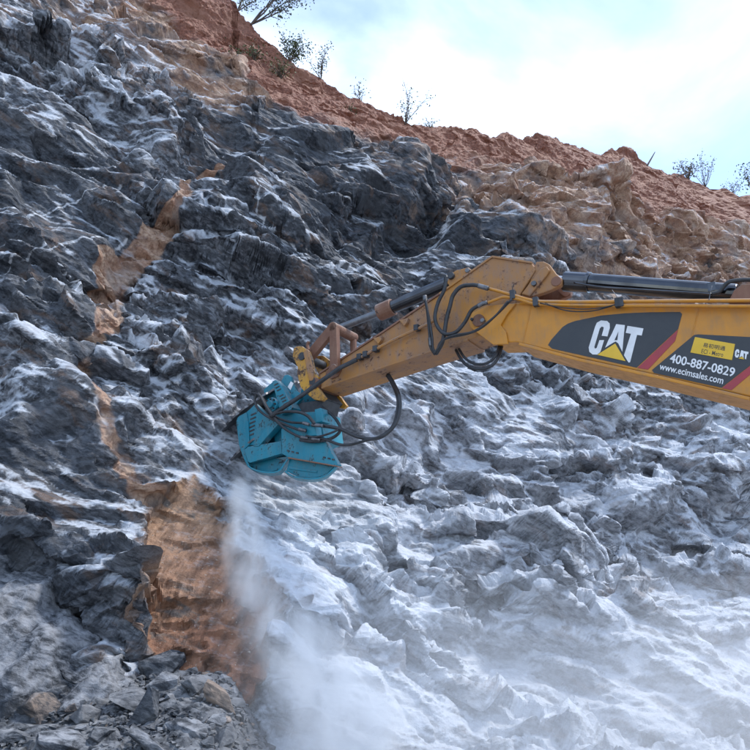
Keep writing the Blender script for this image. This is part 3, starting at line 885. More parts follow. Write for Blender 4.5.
q1, q2, q3 = bco[:, 0] * 0.75 + bco[:, 2] * 0.65, -bco[:, 0] * 0.65 + bco[:, 2] * 0.75, bco[:, 1]
bh = 0.16 * planes((q1, q2, q3), (0.8, 0.4, 0.6), 611) + 0.08 * planes((q1, q2, q3), (0.3, 0.14, 0.25), 621) + 0.028 * planes((q1, q2, q3), (0.1, 0.05, 0.1), 631) + 0.03 * fbm(q1 * 2 + q3, q2 * 5, 4, 641, 0.6, True)
bco = bco + bno * bh[:, None]
for v, c in zip(bm.verts, bco): v.co = c
bme = bpy.data.meshes.new('boulder'); bm.to_mesh(bme); bm.free(); bme.shade_smooth()
bme.materials.append(M_STONE_PALE)
bo = bpy.data.objects.new('boulder', bme); COL.objects.link(bo); bo.location = tuple(bc0)
tag(bo, 'great pale grey boulder half buried at the left edge, above the rubble', 'boulder')

ROCK_G = 'loose stones of the rubble slope'
named = [  # (px, py, size m (x,y,z), tilt, material, label)
    (162, 668, (0.44, 0.34, 0.27), (5, -18, 20), M_STONE, 'dark grey angular block perched at the top of the rubble'),
    (41, 712, (0.32, 0.26, 0.27), (0, 5, 40), M_STONE_BROWN, 'rounded pale brown stone at the lower left of the rubble'),
    (38, 690, (0.46, 0.30, 0.17), (12, 10, 5), M_STONE_PALE, 'broad pale grey slab just above the rounded brown stone'),
    (186, 727, (0.36, 0.24, 0.09), (12, 4, 10), M_STONE_PALE, 'flat light grey slab right of centre low in the rubble'),
    (142, 720, (0.20, 0.20, 0.40), (25, 15, 30), M_STONE, 'upright dark slab leaning in the middle of the rubble'),
    (155, 742, (0.40, 0.18, 0.12), (15, 35, 20), M_STONE_PALE, 'long pale shard at the bottom edge beneath the leaning dark slab'),
    (219, 697, (0.34, 0.18, 0.16), (10, 32, 15), M_STONE_BROWN, 'tan elongated stone at the right end of the rubble'),
    (197, 685, (0.24, 0.20, 0.18), (0, 10, 60), M_STONE, 'medium grey stone right of the perched dark block'),
    (10, 683, (0.36, 0.26, 0.17), (8, -8, 0), M_STONE_BROWN, 'tan grey stone at the left edge against the great boulder'),
    (138, 699, (0.46, 0.28, 0.15), (8, 6, 30), M_STONE, 'flat dark slab lying below the perched block'),
    (12, 733, (0.30, 0.20, 0.10), (5, 8, 20), M_STONE_PALE, 'thin pale slab in the lower left corner'),
    (85, 716, (0.24, 0.2, 0.16), (15, 20, 70), M_STONE, 'grey wedge stone right of the rounded brown stone'),
    (60, 745, (0.34, 0.26, 0.18), (5, 12, 10), M_STONE_PALE, 'pale blocky stone at the bottom edge left of the pale shard'),
    (98, 672, (0.30, 0.22, 0.17), (10, 25, 10), M_STONE, 'dark stone lying at the foot of the great boulder'),
    (225, 735, (0.24, 0.2, 0.15), (5, 12, 50), M_STONE, 'grey stone at the lower right end of the rubble'),
]
placed = []
for k, (px, py, dm, rot, mat, lab) in enumerate(named):
    me = hull_stone(300 + k, 15, dm, 4, 0.05); me.materials.append(mat)
    o = bpy.data.objects.new('stone', me); COL.objects.link(o)
    P = hit_mound(px, py + 6)
    o.location = (P[0], P[1], P[2] + dm[2] * 0.22); o.rotation_euler = tuple(R(a) for a in rot)
    tag(o, lab, 'stone', ROCK_G)
    placed.append((P[0], P[1], max(dm) * 0.38))
# blocks resting in the cleft above the boulder
for k, (px, py, yy, dm, rot, lab) in enumerate([
        (78, 614, 7.0, (0.26, 0.2, 0.22), (0, 10, 20), 'small grey block resting in the cleft above the great boulder'),
        (53, 609, 6.95, (0.16, 0.2, 0.42), (0, -32, 0), 'dark slab leaning in the cleft above the great boulder')]):
    me = hull_stone(340 + k, 14, dm, 4, 0.05); me.materials.append(M_STONE)
    o = bpy.data.objects.new('stone', me); COL.objects.link(o)
    o.location = tuple(at_depth(px, py, yy)); o.rotation_euler = tuple(R(a) for a in rot); tag(o, lab, 'stone', ROCK_G)

protos = []
for k in range(18):
    rr = random.Random(k)
    me = hull_stone(400 + k, 14, (1, rr.uniform(0.55, 0.95), rr.uniform(0.3, 0.75)), 0)
    me.materials.append((M_STONE, M_STONE, M_STONE_PALE, M_STONE_BROWN)[k % 4]); protos.append(me)
rnd = random.Random(11)
cnt = 0; tries = 0
while cnt < 283 and tries < 20000:
    tries += 1
    px, py = rnd.uniform(-20, 268), rnd.uniform(650, 765)
    if py < 650 + 30 * (px / 268) * 0 or (px < 75 and py < 676): continue
    P = hit_mound(px, py)
    sz = 0.06 + 0.20 * rnd.random() ** 2.4
    if any((P[0] - a) ** 2 + (P[1] - b) ** 2 < (0.42 * sz + r * 0.75) ** 2 for a, b, r in placed): continue
    placed.append((P[0], P[1], sz * 0.42))
    pk = rnd.randrange(18)
    o = bpy.data.objects.new('stone', protos[pk]); COL.objects.link(o)
    o.scale = (sz, sz, sz); o.location = (P[0], P[1], P[2] + sz * 0.14)
    o.rotation_euler = (rnd.uniform(-.5, .5), rnd.uniform(-.5, .5), rnd.uniform(0, 6.3))
    tone = ('dark grey', 'dark grey', 'pale grey', 'brownish')[pk % 4]
    size = 'larger' if sz > 0.17 else ('medium' if sz > 0.10 else 'small')
    side = 'left edge' if px < 60 else ('left half' if px < 130 else ('right half' if px < 200 else 'right end'))
    row = 'bottom' if py > 722 else ('middle' if py > 690 else 'top')
    tag(o, f'{size} {tone} angular stone in the {row} of the rubble, at its {side}', 'stone', ROCK_G)
    cnt += 1
# the finest fragments
gm = MB(); grs = []
for k in range(10):
    m_ = hull_stone(500 + k, 8, (1, .8, .6), 0)
    grs.append((np.array([v.co[:] for v in m_.vertices]), [tuple(p.vertices) for p in m_.polygons])); bpy.data.meshes.remove(m_)
V_, F_, base_i = [], [], 0
GX = [rnd.uniform(-5.5, -0.6) for _ in range(12000)]; GY = [rnd.uniform(4.6, 7.8) for _ in range(12000)]
GZ = mound_z(np.array(GX), np.array(GY)).tolist()
for k in range(12000):
    x, y = GX[k], GY[k]
    z = GZ[k]
    if z < 0: continue
    sz = 0.016 + 0.065 * rnd.random() ** 2
    gvv, gff = grs[k % 10]
    a = rnd.uniform(0, 6.28); c, s_ = math.cos(a), math.sin(a)
    rot = np.array([[c, -s_, 0], [s_, c, 0], [0, 0, 1]])
    V_ += ((gvv * sz) @ rot.T + np.array([x, y, z + 0.012 + sz * 0.2])).tolist()
    F_ += [tuple(i + base_i for i in q) for q in gff]; base_i += len(gvv)
me = bpy.data.meshes.new('gravel'); me.from_pydata(V_, [], F_); me.materials.append(M_STONE)
go = bpy.data.objects.new('gravel', me); COL.objects.link(go); go['kind'] = 'stuff'; go['label'] = 'fine grey rock chips scattered over the rubble slope'; go['category'] = 'gravel'

# ================================================================== EXCAVATOR ARM
AP0 = np.array([-0.97, 8.2]); AD = np.array([3.97, -2.4]); AD = AD / np.linalg.norm(AD)
AN = np.array([-AD[1] * -1, 0.0]); AN = np.array([AD[1], -AD[0]])          # horizontal normal towards the camera
AN3 = np.array([AN[0], AN[1], 0.0]); AD3 = np.array([AD[0], AD[1], 0.0]); UPV = np.array([0, 0, 1.0])
def arm(px, py, off=0.0):
    """point on the arm's working plane, moved `off` metres towards the viewer's side of the machine"""
    d = ray(px, py)
    c = AP0 + AN * off
    t = ((c - CAM[:2]) @ AN) / (d[:2] @ AN)
    return CAM + d * t
def armp(pts, off=0.0): return [arm(x, y, off) for x, y in pts]
def pxm(px, py, off=0.0):
    """metres per photo pixel at that place"""
    return float(np.linalg.norm(arm(px, py, off) - CAM)) / FPX

exc = empty('excavator', (arm(750, 355)[0] + 4.6, arm(750, 355)[1] - 2.9, 0.0))
tag(exc, 'yellow excavator arm reaching in from the right with printed side panels', 'excavator')

BW = 0.40            # boom width
BN = 0.02            # near face of the boom
# boom: side outline; the part out of frame bends down to the foot of the machine
top_l = [(471, 321), (474, 313), (488, 306), (517, 302.5), (580, 304), (660, 304.5), (750, 306)]
bot_l = [(750, 396.5), (660, 375.5), (580, 358), (516, 342), (494, 343), (481, 334), (472, 327)]
e_t, e_b = arm(750, 306, BN), arm(750, 396.5, BN)
p_t, p_b = arm(660, 304.5, BN), arm(660, 375.5, BN)
dt = (e_t - p_t) / np.linalg.norm(e_t - p_t); db = (e_b - p_b) / np.linalg.norm(e_b - p_b)
ext_t = [e_t + dt * 1.2, e_t + AD3 * 2.2 - UPV * 1.05, e_t + AD3 * 4.4 - UPV * 2.05]
ext_b = [e_t + AD3 * 4.1 - UPV * 2.45, e_t + AD3 * 2.0 - UPV * 1.95, e_b + db * 0.9]
side = armp(top_l, BN) + ext_t + ext_b + armp(bot_l, BN)
boom = MB().prism(side, -AN3 * BW).build('boom', M_YELLOW, exc, bevel=0.012)
# flange plates: top and bottom plates stand a little proud of the web
def strip(pts, off_in, width, th, updir=1):
    b = MB()
    for p, q in zip(pts[:-1], pts[1:]):
        p, q = np.asarray(p), np.asarray(q)
        d = (q - p) / np.linalg.norm(q - p)
        nrm = np.cross(d, AN3); nrm = nrm / np.linalg.norm(nrm)
        c = (p + q) / 2 + AN3 * off_in - AN3 * width / 2
        b.box(c, d * (np.linalg.norm(q - p) + 0.004), AN3 * width, nrm * th)
    return b
strip(armp([(520, 344.5), (580, 360.5), (660, 378), (750, 399.5)], BN), 0.035, BW + 0.07, 0.030).build('bottom_flange', M_YELLOW, exc, bevel=0.006)
strip(armp([(520, 303.5), (580, 304.5), (660, 305), (750, 306.5)], BN), 0.012, BW + 0.024, 0.024).build('top_flange', M_YELLOW, exc, bevel=0.005)
# nose casting with the stick pin
MB().prism(armp([(469, 322), (472, 313), (487, 305.5), (516, 303), (507, 314), (500.5, 325), (506, 332), (508, 344), (493, 344.5), (480, 335), (470, 327)], BN + 0.028), -AN3 * 0.026).build('nose_plate', M_YELLOW, boom, bevel=0.006)
def pin(px, py, r_px, off0, off1, name, mat, parent, n=20):
    c = arm(px, py, off1); r = r_px * pxm(px, py, off1)
    return MB().tube([c + AN3 * (off0 - off1), c], r, n).build(name, mat, parent, bevel=0.004)
pin(478, 320, 6.3, BN, BN + 0.055, 'pivot_boss', M_RUST, boom)
pin(482, 320, 2.2, BN, BN + 0.075, 'pivot_bolt', M_STEEL, boom)
pin(471.5, 319, 1.6, BN, BN + 0.07, 'pivot_bolt', M_DARKSTEEL, boom)
# weld seams on the web
for a, b in (((531, 307), (523, 343)), ((699, 309), (692, 336))):
    MB().tube([arm(*a, BN), arm(*b, BN)], 0.006, 6).build('weld_seam', M_YELLOW, boom)

# printed panels on the web (thin film, 3 mm proud)
def film(name, pts, off, mat, parent, th=0.003):
    return MB().prism(armp(pts, BN + off), -AN3 * th).build(name, mat, parent)
panel = film('logo_panel', [(548, 345), (551, 340), (562.5, 327), (568, 323.5), (575, 321), (601, 315.5), (626, 313.2), (650, 312.2), (680, 312), (682, 314), (678, 329), (636.5, 367.6), (552, 348.5)], 0.004, M_DECAL, exc)
film('red_stripe', [(678, 329.6), (675, 341), (648, 369.5), (637.5, 367.8)], 0.0042, M_DECALRED, panel)
c5 = lambda pts: [(540 + x / 5.773, 260 + y / 5.773) for x, y in pts]
film('logo_letter', c5([(352, 349), (328, 362), (318, 385), (281, 505), (285, 530), (303, 545), (330, 546), (347, 532), (352, 520), (370, 462), (343, 463), (327, 508), (318, 512), (313, 503), (345, 395), (356, 384), (368, 388), (366, 402), (356, 437), (389, 441), (403, 392), (402, 366), (387, 352)]), 0.008, M_WHITE, panel)
film('logo_letter', c5([(440, 370), (490, 376), (483, 440), (475, 530), (452, 482), (437, 470), (424, 476), (376, 506), (395, 462), (415, 425)]), 0.008, M_WHITE, panel)
film('letter_counter', c5([(452, 415), (446, 462), (430, 463)]), 0.0105, M_DECAL, panel)
film('logo_letter', c5([(505, 380), (597, 395), (587, 436), (560, 432), (520, 590), (511, 592), (485, 550), (487, 543), (525, 426), (495, 420)]), 0.008, M_WHITE, panel)
film('logo_triangle', c5([(330, 547), (434, 482), (494, 584)]), 0.0095, M_DECALYEL, panel)
panel2 = film('contact_panel', [(694, 335), (698, 334.3), (750, 337), (790, 340), (790, 345), (750, 365.5), (721.5, 387.6), (654, 373), (652, 370)], 0.004, M_DECAL, exc)
film('red_stripe', [(722, 388), (731.5, 390), (750, 374.5), (790, 354), (790, 345.6), (750, 366)], 0.0042, M_DECALRED, panel2)
lab = film('dealer_label', [(695, 337), (735, 344), (732, 360), (690.4, 352.4)], 0.008, M_DECALYEL, panel2)
c6 = lambda pts: [(640 + x / 5.0, 260 + y / 5.0) for x, y in pts]
film('small_logo_letter', c6([(484, 446), (476, 456), (474, 478), (479, 487), (489, 488), (494, 480), (495, 471), (488, 470), (486, 478), (482, 476), (484, 457), (488, 457), (488, 464), (496, 466), (497, 454), (493, 447)]), 0.008, M_WHITE, panel2)
film('small_logo_letter', c6([(506, 451), (518, 454), (518, 491), (510, 480), (497, 487)]), 0.008, M_WHITE, panel2)
film('small_logo_letter', c6([(519, 455), (543, 460), (541, 471), (535, 470), (530, 497), (524, 493), (526, 468), (518, 466)]), 0.008, M_WHITE, panel2)
film('small_logo_triangle', c6([(492, 492), (511, 483), (522, 497)]), 0.0085, M_DECALYEL, panel2)

def lettering(name, text, quad, off, mat, parent, bold=0.0):
    """type set as a mesh and fitted to a quad (BL, BR, TR, TL) on the web"""
    cu = bpy.data.curves.new('type', 'FONT'); cu.body = text; cu.size = 1.0; cu.resolution_u = 3; cu.offset = bold
    tmp = bpy.data.objects.new('type', cu); COL.objects.link(tmp)
    dg = bpy.context.evaluated_depsgraph_get()
    me = bpy.data.meshes.new_from_object(tmp.evaluated_get(dg))
    co = np.array([v.co[:] for v in me.vertices]); fs = [tuple(p.vertices) for p in me.polygons]
    bpy.data.objects.remove(tmp); bpy.data.curves.remove(cu); bpy.data.meshes.remove(me)
    lo, hi = co.min(0), co.max(0)
    u = (co[:, 0] - lo[0]) / (hi[0] - lo[0]); v = (co[:, 1] - lo[1]) / (hi[1] - lo[1])
    q = [arm(*p, BN + off) for p in quad]
    P = [(q[0] * (1 - a) + q[1] * a) * (1 - b) + (q[3] * (1 - a) + q[2] * a) * b for a, b in zip(u, v)]
    return obj(name, P, fs, mat, parent)
lettering('phone_number', '400-887-0829', [(669.2, 362.3), (733.8, 377.2), (735.8, 368.0), (671.2, 353.3)], 0.0075, M_WHITE, panel2, 0.018)
lettering('web_address', 'www.ecimsales.com', [(659.0, 369.4), (722.6, 384.2), (724.3, 377.2), (660.5, 362.8)], 0.0075, M_WHITE, panel2, 0.014)
lettering('dealer_name', '易初明通', [(702.6, 347.0), (724.8, 351.0), (725.8, 346.4), (703.6, 342.4)], 0.0086, M_INK, lab, 0.012)
lettering('dealer_name', 'ECI - Metro', [(701.0, 353.2), (722.8, 357.0), (723.8, 352.4), (702.0, 348.8)], 0.0086, M_INK, lab, 0.006)

# pipes and cables along the boom
def hose(name, pts, r_px, off, mat=None, parent=exc, per=8):
    mat = mat or M_RUBBER
    if isinstance(off, (int, float)): off = [off] * len(pts)
    P = [arm(x, y, o) for (x, y), o in zip(pts, off)]
    m = pxm(*pts[len(pts) // 2], off[len(pts) // 2])
    return MB().tube(smooth_path(P, per), r_px * m, 9).build(name, mat, parent, smooth=True)
PO = BN + 0.07
hose('boom_pipe', [(482, 287), (498, 291), (514, 295.5), (535, 301), (556, 301.8), (580, 302), (660, 301.2), (750, 300.5), (840, 300)], 1.7, PO, M_YELLOW)
hose('boom_pipe', [(486, 303.5), (496, 299.5), (505, 297), (520, 299.5), (537, 304), (580, 305.4), (660, 305.8), (750, 306.2), (840, 306.5)], 1.6, PO, M_YELLOW)
for x, y in ((513, 295), (536, 302), (621, 302.5), (618, 303)):
    c = arm(x, y, PO); k = pxm(x, y)
    MB().box(c, AD3 * 5 * k, AN3 * 0.06, UPV * 9 * k).build('pipe_clamp', M_DARKSTEEL, exc, bevel=0.004)
hose('cable', [(545, 303), (560, 309), (575, 311.5), (595, 310.5), (615, 305)], 0.6, PO + 0.01)
hose('cable', [(540, 303), (558, 307), (580, 309), (600, 308), (618, 304)], 0.55, PO + 0.02)
hose('cable_tie', [(619, 304), (617, 297), (612, 290)], 0.35, PO + 0.02, M_STEEL)
hose('cable_tie', [(513, 295), (512.5, 288), (514, 284)], 0.4, PO + 0.02)
hose('cable_tie', [(709, 300), (710.5, 292), (712, 286)], 0.4, PO + 0.02, M_STEEL)

# --- stick (dipper arm)
SN, SWD = -0.03, 0.42
stick_o = [(319, 374), (337, 362), (382, 333), (440, 294), (492.5, 257), (532, 263), (535.5, 270), (519, 296), (500, 328), (470, 339), (429, 351.5), (375, 369.5), (321, 388)]
stick = MB().prism(armp(stick_o, SN), -AN3 * SWD).build('stick', M_STICK, exc, bevel=0.012)
strip(armp([(440, 294), (492.5, 257), (532, 263)], SN), 0.018, SWD + 0.036, 0.022).build('edge_flange', M_STICK, stick, bevel=0.004)
strip(armp([(320, 373.5), (382, 333), (440, 294)], SN), 0.018, SWD + 0.036, 0.022).build('edge_flange', M_RUST, stick, bevel=0.004)
strip(armp([(322, 388), (375, 370), (429, 352), (468, 340)], SN), 0.016, SWD + 0.032, 0.024).build('edge_flange', M_STICK, stick, bevel=0.004)
# crank lug that carries the stick cylinder: two cheeks
lug = [(536, 261.5), (543, 261), (549, 264), (556, 273.5), (562, 278.5), (561, 285), (551, 290), (543, 293), (533, 296), (521, 296), (530, 281)]
for off in (SN - 0.02, SN - SWD + 0.09):
    MB().prism(armp(lug, SN - 0.02) if off == SN - 0.02 else [p + AN3 * (off - SN + 0.02) for p in armp(lug, SN - 0.02)], -AN3 * 0.07).build('lug_cheek', M_RUST if off != SN - 0.02 else M_STICK, stick, bevel=0.012)
# recessed slot plate and pin on the near cheek
MB().prism(armp([(521, 294), (541, 268), (546.5, 266), (549.5, 270), (546, 276), (529, 296)], SN + 0.012), -AN3 * 0.03).build('lug_plate', M_STICK, stick, bevel=0.01)
pin(533.5, 283, 2.6, SN - 0.02, SN + 0.035, 'pin_head', M_STEEL, stick)
pin(556, 281, 5.0, SN - SWD + 0.05, SN - 0.01, 'lug_pin', M_RUST, stick)
# small brackets that carry the stick pipe
for x, y in ((377, 339), (403, 321)):
    MB().prism(armp([(x - 4, y - 1), (x + 5, y - 3), (x + 4, y + 1), (x + 1, y + 5)], SN + 0.05), -AN3 * 0.06).build('bracket', M_STICK, stick, bevel=0.004)
hose('stick_pipe', [(433, 321), (427, 324.5), (400, 337), (380, 347), (356, 360)], 1.6, SN + 0.06, M_STICK)
for x, y in ((417, 328), (376, 349), (366, 354.5), (360, 357)):
    c = arm(x, y, SN + 0.05); k = pxm(x, y)
    MB().box(c, AD3 * 5 * k, AN3 * 0.07, UPV * 6 * k).build('pipe_clamp', M_DARKSTEEL, exc, bevel=0.004)
# hose bundle round the boom nose
HO = SN + 0.16
hose('hose', [(486, 288), (478, 285.6), (471, 285), (460.5, 287), (453, 295.5), (450, 306), (446.5, 319), (444.5, 332), (442, 343), (436, 354)], 2.1, HO)
hose('hose', [(446, 276), (444.5, 289), (438, 303), (435, 317), (438, 327.5), (445.6, 334), (456, 332), (465, 322), (471, 311), (478, 306), (487, 302.5)], 1.9, HO + 0.03)
hose('hose', [(512, 299), (499, 312.5), (482, 327.5), (467, 334), (448, 338), (440, 343), (436, 355)], 1.1, HO + 0.03)
hose('hose', [(508, 301), (494, 317), (474, 331), (455, 335), (445, 339), (438, 348), (434, 354)], 1.0, HO + 0.05)
hose('hose', [(425, 298), (427.5, 312.5), (429.6, 334), (430.7, 346.7), (435, 354.5)], 1.5, HO)
hose('hose', [(425.5, 299), (429, 318), (432, 336), (433, 348), (436, 354)], 1.2, HO + 0.03)
hose('hose_fitting', [(478.5, 285.8), (484, 287.3), (488, 288.4)], 2.5, HO, M_STEEL)
hose('hose_fitting', [(478, 306), (483, 303.5), (487, 302.3)], 2.3, HO + 0.03, M_STEEL)
hose('hose_fitting', [(424.6, 296), (425.3, 301)], 2.4, HO, M_STEEL)
hose('hose_fitting', [(430, 338), (430.8, 346)], 2.2, HO, M_STEEL)
hose('hose_loop', [(456, 350), (461, 359), (468, 366), (480, 369), (491, 366), (498, 358), (502.5, 344)], 1.6, [SN - .1, SN, SN + .05, SN + .07, SN + .05, SN, SN - .1])
hose('hose_loop', [(459, 349), (465, 358), (474, 363.5), (484, 364), (492, 360), (497, 353), (500, 343)], 1.4, [SN - .1, SN, SN + .03, SN + .04, SN + .03, SN, SN - .1])

# --- bucket cylinder on the back of the stick
CM = SN - SWD / 2
def rod(name, a, b, r_px, off, mat, parent=exc, n=20):
    p, q = arm(*a, off), arm(*b, off)
    return MB().tube([p, q], r_px * pxm(*a, off), n).build(name, mat, parent, bevel=0.005)
bc = rod('bucket_cylinder', (389, 308.5), (462, 277.5), 6.8, CM, M_BLACK)
rod('gland', (379, 312.8), (393, 306.8), 8.6, CM, M_RUST, bc)
rod('rod', (338, 328.5), (380, 312.3), 3.6, CM, M_RODGREY, bc)
MB().prism(armp([(447, 283), (449, 275), (456, 270), (468, 267), (474, 272), (470, 280), (455, 292)], CM + 0.13), -AN3 * 0.26).build('cylinder_mount', M_STICK, exc, bevel=0.01)
pin(450, 275, 3.6, CM - 0.16, CM + 0.17, 'pin_head', M_DARKSTEEL, exc)
pin(467, 270, 2.4, CM - 0.16, CM + 0.15, 'pin_head', M_STEEL, exc)

# --- linkage between stick, cylinder and coupler
def link(name, a, b, wa, wb, off0, th, mat=M_RUST):
    p, q = arm(*a, off0), arm(*b, off0); k = pxm(*a, off0)
    d = (q - p) / np.linalg.norm(q - p); n = np.cross(d, AN3); n /= np.linalg.norm(n)
    out = []
    for c, w, sgn_ in ((p, wa * k, -1), (q, wb * k, 1)):
        for i in range(7):
            t = math.pi * i / 6
            out.append(c + n * w * math.cos(t) * sgn_ * -1 + d * w * math.sin(t) * sgn_)
    mid1, mid2 = p + (q - p) * 0.3, p + (q - p) * 0.7
    return MB().prism(out, -AN3 * th).build(name, mat, exc, bevel=0.008)
link('guide_link', (332.5, 326.5), (333.5, 367), 4.3, 4.6, SN + 0.10, 0.075)
_a = arm(332.5, 326.5, SN + 0.10) - AN3 * (SWD + 0.02); _b = arm(333.5, 367, SN + 0.10) - AN3 * (SWD + 0.02)
MB().tube([_a, (_a + _b) / 2, _b], 0.04, 10).build('guide_link', M_RUST, exc)
link('power_link', (331, 328), (306, 358.5), 5.0, 5.4, CM + 0.13, 0.07)
link('power_link', (331, 328), (306, 358.5), 5.0, 5.4, CM - 0.06, 0.07)
MB().tube([arm(332, 326.5, SN + 0.10), arm(332, 326.5, SN + 0.10) - AN3 * (SWD + 0.06)], 5.0 * pxm(332, 326), 18).build('link_pin', M_RUST, exc, bevel=0.006)
MB().tube([arm(333, 367, SN + 0.13), arm(333, 367, SN + 0.13) - AN3 * (SWD + 0.2)], 3.2 * pxm(333, 367), 18).build('link_pin', M_RUST, exc, bevel=0.006)
MB().prism(armp([(325, 374), (331, 364), (338, 362), (341, 368), (338, 376), (331, 379)], SN + 0.02), -AN3 * 0.03).build('boss_plate', M_RUST, stick, bevel=0.008)
# stick nose
MB().tube([arm(314, 383, SN + 0.05), arm(314, 383, SN + 0.05) - AN3 * (SWD + 0.1)], 6.0 * pxm(314, 383), 20).build('stick_nose', M_RUST, stick, bevel=0.008)
MB().prism(armp([(311, 379), (320, 373), (331, 370), (333, 384), (321, 389), (312, 389)], SN - 0.02), -AN3 * (SWD - 0.04)).build('nose_web', M_RUST, stick, bevel=0.01)

# --- yellow quick coupler
cheek = [(292.5, 356.5), (293.5, 348.5), (297, 346), (301.5, 346), (308.5, 351), (311.5, 359.5), (313, 369), (318.5, 377), (316, 385), (325.5, 398), (322, 401), (314, 399.5), (305, 392.5), (300.5, 387), (297, 374), (297.6, 367)]
ck = MB().prism(armp(cheek, SN + 0.035), -AN3 * 0.05).build('coupler_cheek', M_COUPLER, exc, bevel=0.006)
ck2 = MB().prism([p - AN3 * (SWD + 0.02) for p in armp(cheek, SN + 0.035)], -AN3 * 0.05).build('coupler_cheek', M_COUPLER, exc, bevel=0.006)
MB().prism(armp([(300, 377), (306, 374), (317, 388), (325, 398), (322, 400.5), (306, 391)], SN - 0.02), -AN3 * (SWD - 0.04)).build('coupler_body', M_DARKSTEEL, exc, bevel=0.008)
pin(301.5, 356, 4.2, SN - SWD - 0.05, SN + 0.05, 'coupler_pin', M_DARKSTEEL, exc)
pin(312, 381, 3.8, SN - SWD - 0.05, SN + 0.055, 'coupler_pin', M_DARKSTEEL, exc)
link('coupler_arm', (306, 352.5), (311, 378), 3.4, 3.0, SN + 0.06, 0.03, M_STICK)
MB().tube(smooth_path([arm(308.5, 350, SN + 0.0), arm(307.5, 345, SN + 0.0), arm(309, 341.5, SN)], 4), 1.6 * pxm(308, 346), 8).build('lifting_eye', M_RUST, exc)

# --- stick cylinder on top of the boom
BC = BN - BW / 2
sc_b = rod('stick_cylinder', (574, 281.2), (736, 294.2), 8.6, BC, M_BLACK)
rod('gland', (564.5, 281.5), (588, 283.2), 9.6, BC, M_BLACK, sc_b, 24)
rod('gland_band', (586.5, 282.6), (590, 282.9), 10.3, BC, M_BLACK, sc_b, 24)
rod('rod', (552, 280), (567, 281.2), 4.6, BC, M_CHROME, sc_b)
rod('rod_eye', (546, 279.6), (556, 280.6), 6.4, BC, M_RUST, sc_b)
hose('cylinder_pipe', [(574, 282.5), (600, 287), (640, 289.5), (690, 292.5), (712, 294)], 1.0, BC + 0.13, M_BLACK, sc_b)
hose('hose', [(712, 294), (719, 292), (724, 286), (729, 282), (738, 280.3), (752, 280), (790, 283), (830, 292)], 1.9, BC + 0.15)
MB().prism(armp([(728, 302), (734, 290), (742, 284), (752, 284), (762, 290), (770, 304)], BC + 0.14), -AN3 * 0.08).build('cylinder_bracket', M_RUST, exc, bevel=0.01)
MB().prism(armp([(728, 302), (734, 290), (742, 284), (752, 284), (762, 290), (770, 304)], BC - 0.06), -AN3 * 0.08).build('cylinder_bracket', M_RUST, exc, bevel=0.01)
MB().box(arm(712, 288, BC + 0.05), AD3 * 0.07, AN3 * 0.08, UPV * 0.09).build('hose_block', M_BLACK, exc, bevel=0.008)

# --- the machine that carries the arm (outside the frame on the right)
foot = e_t + AD3 * 4.25 - UPV * 2.25 - AN3 * BW / 2
bx = np.array([foot[0], foot[1], 0.0])
MB().box(bx + AD3 * 1.5 + UPV * 1.75, AD3 * 3.6, AN3 * 2.7, UPV * 1.1).build('house', M_YELLOW, exc, bevel=0.06)
MB().box(bx + AD3 * 3.6 + UPV * 1.75, AD3 * 0.6, AN3 * 2.6, UPV * 1.2).build('counterweight', M_DARKSTEEL, exc, bevel=0.15)
cabm = MB().box(bx + AD3 * 0.6 - AN3 * 0.9 + UPV * 2.5, AD3 * 1.6, AN3 * 0.95, UPV * 1.5).build('cab', M_YELLOW, exc, bevel=0.06)
MB().box(bx + AD3 * 0.6 - AN3 * 0.9 + UPV * 2.65, AD3 * 1.62, AN3 * 0.8, UPV * 1.0).build('cab_window', M_GLASS, cabm)
for sgn_ in (-1, 1):
    c = bx + AD3 * 1.6 + AN3 * 1.2 * sgn_ + UPV * 0.46
    prof = []
    for i in range(24):
        a = 2 * math.pi * i / 24
        prof.append(c + AD3 * (math.cos(a) * 0.5 + (1.5 if math.cos(a) > 0 else -1.5)) + UPV * math.sin(a) * 0.5 - AN3 * 0.3)
    MB().prism(prof, AN3 * 0.6).build('track', M_DARKSTEEL, exc, bevel=0.03)
MB().tube([bx + AD3 * 1.5 + UPV * 0.5, bx + AD3 * 1.5 + UPV * 1.25], 0.8, 24).build('slew_ring', M_DARKSTEEL, exc)

# ================================================================== ROCK SAW
SO = CM                                   # the saw hangs on the arm's centre line
saw = empty('rock_saw', arm(285, 478, SO))
tag(saw, 'teal twin disc rock saw on the arm cutting into the cliff', 'rock saw')
c2 = lambda pts: [(220 + x / 5.769, 380 + y / 5.769) for x, y in pts]
def plate(name, pts, off, th, mat=M_TEAL, parent=None, bevel=0.006):
    return MB().prism(armp(c2(pts), off), -AN3 * th).build(name, mat, parent or saw, bevel=bevel)
NEAR = SN + 0.16
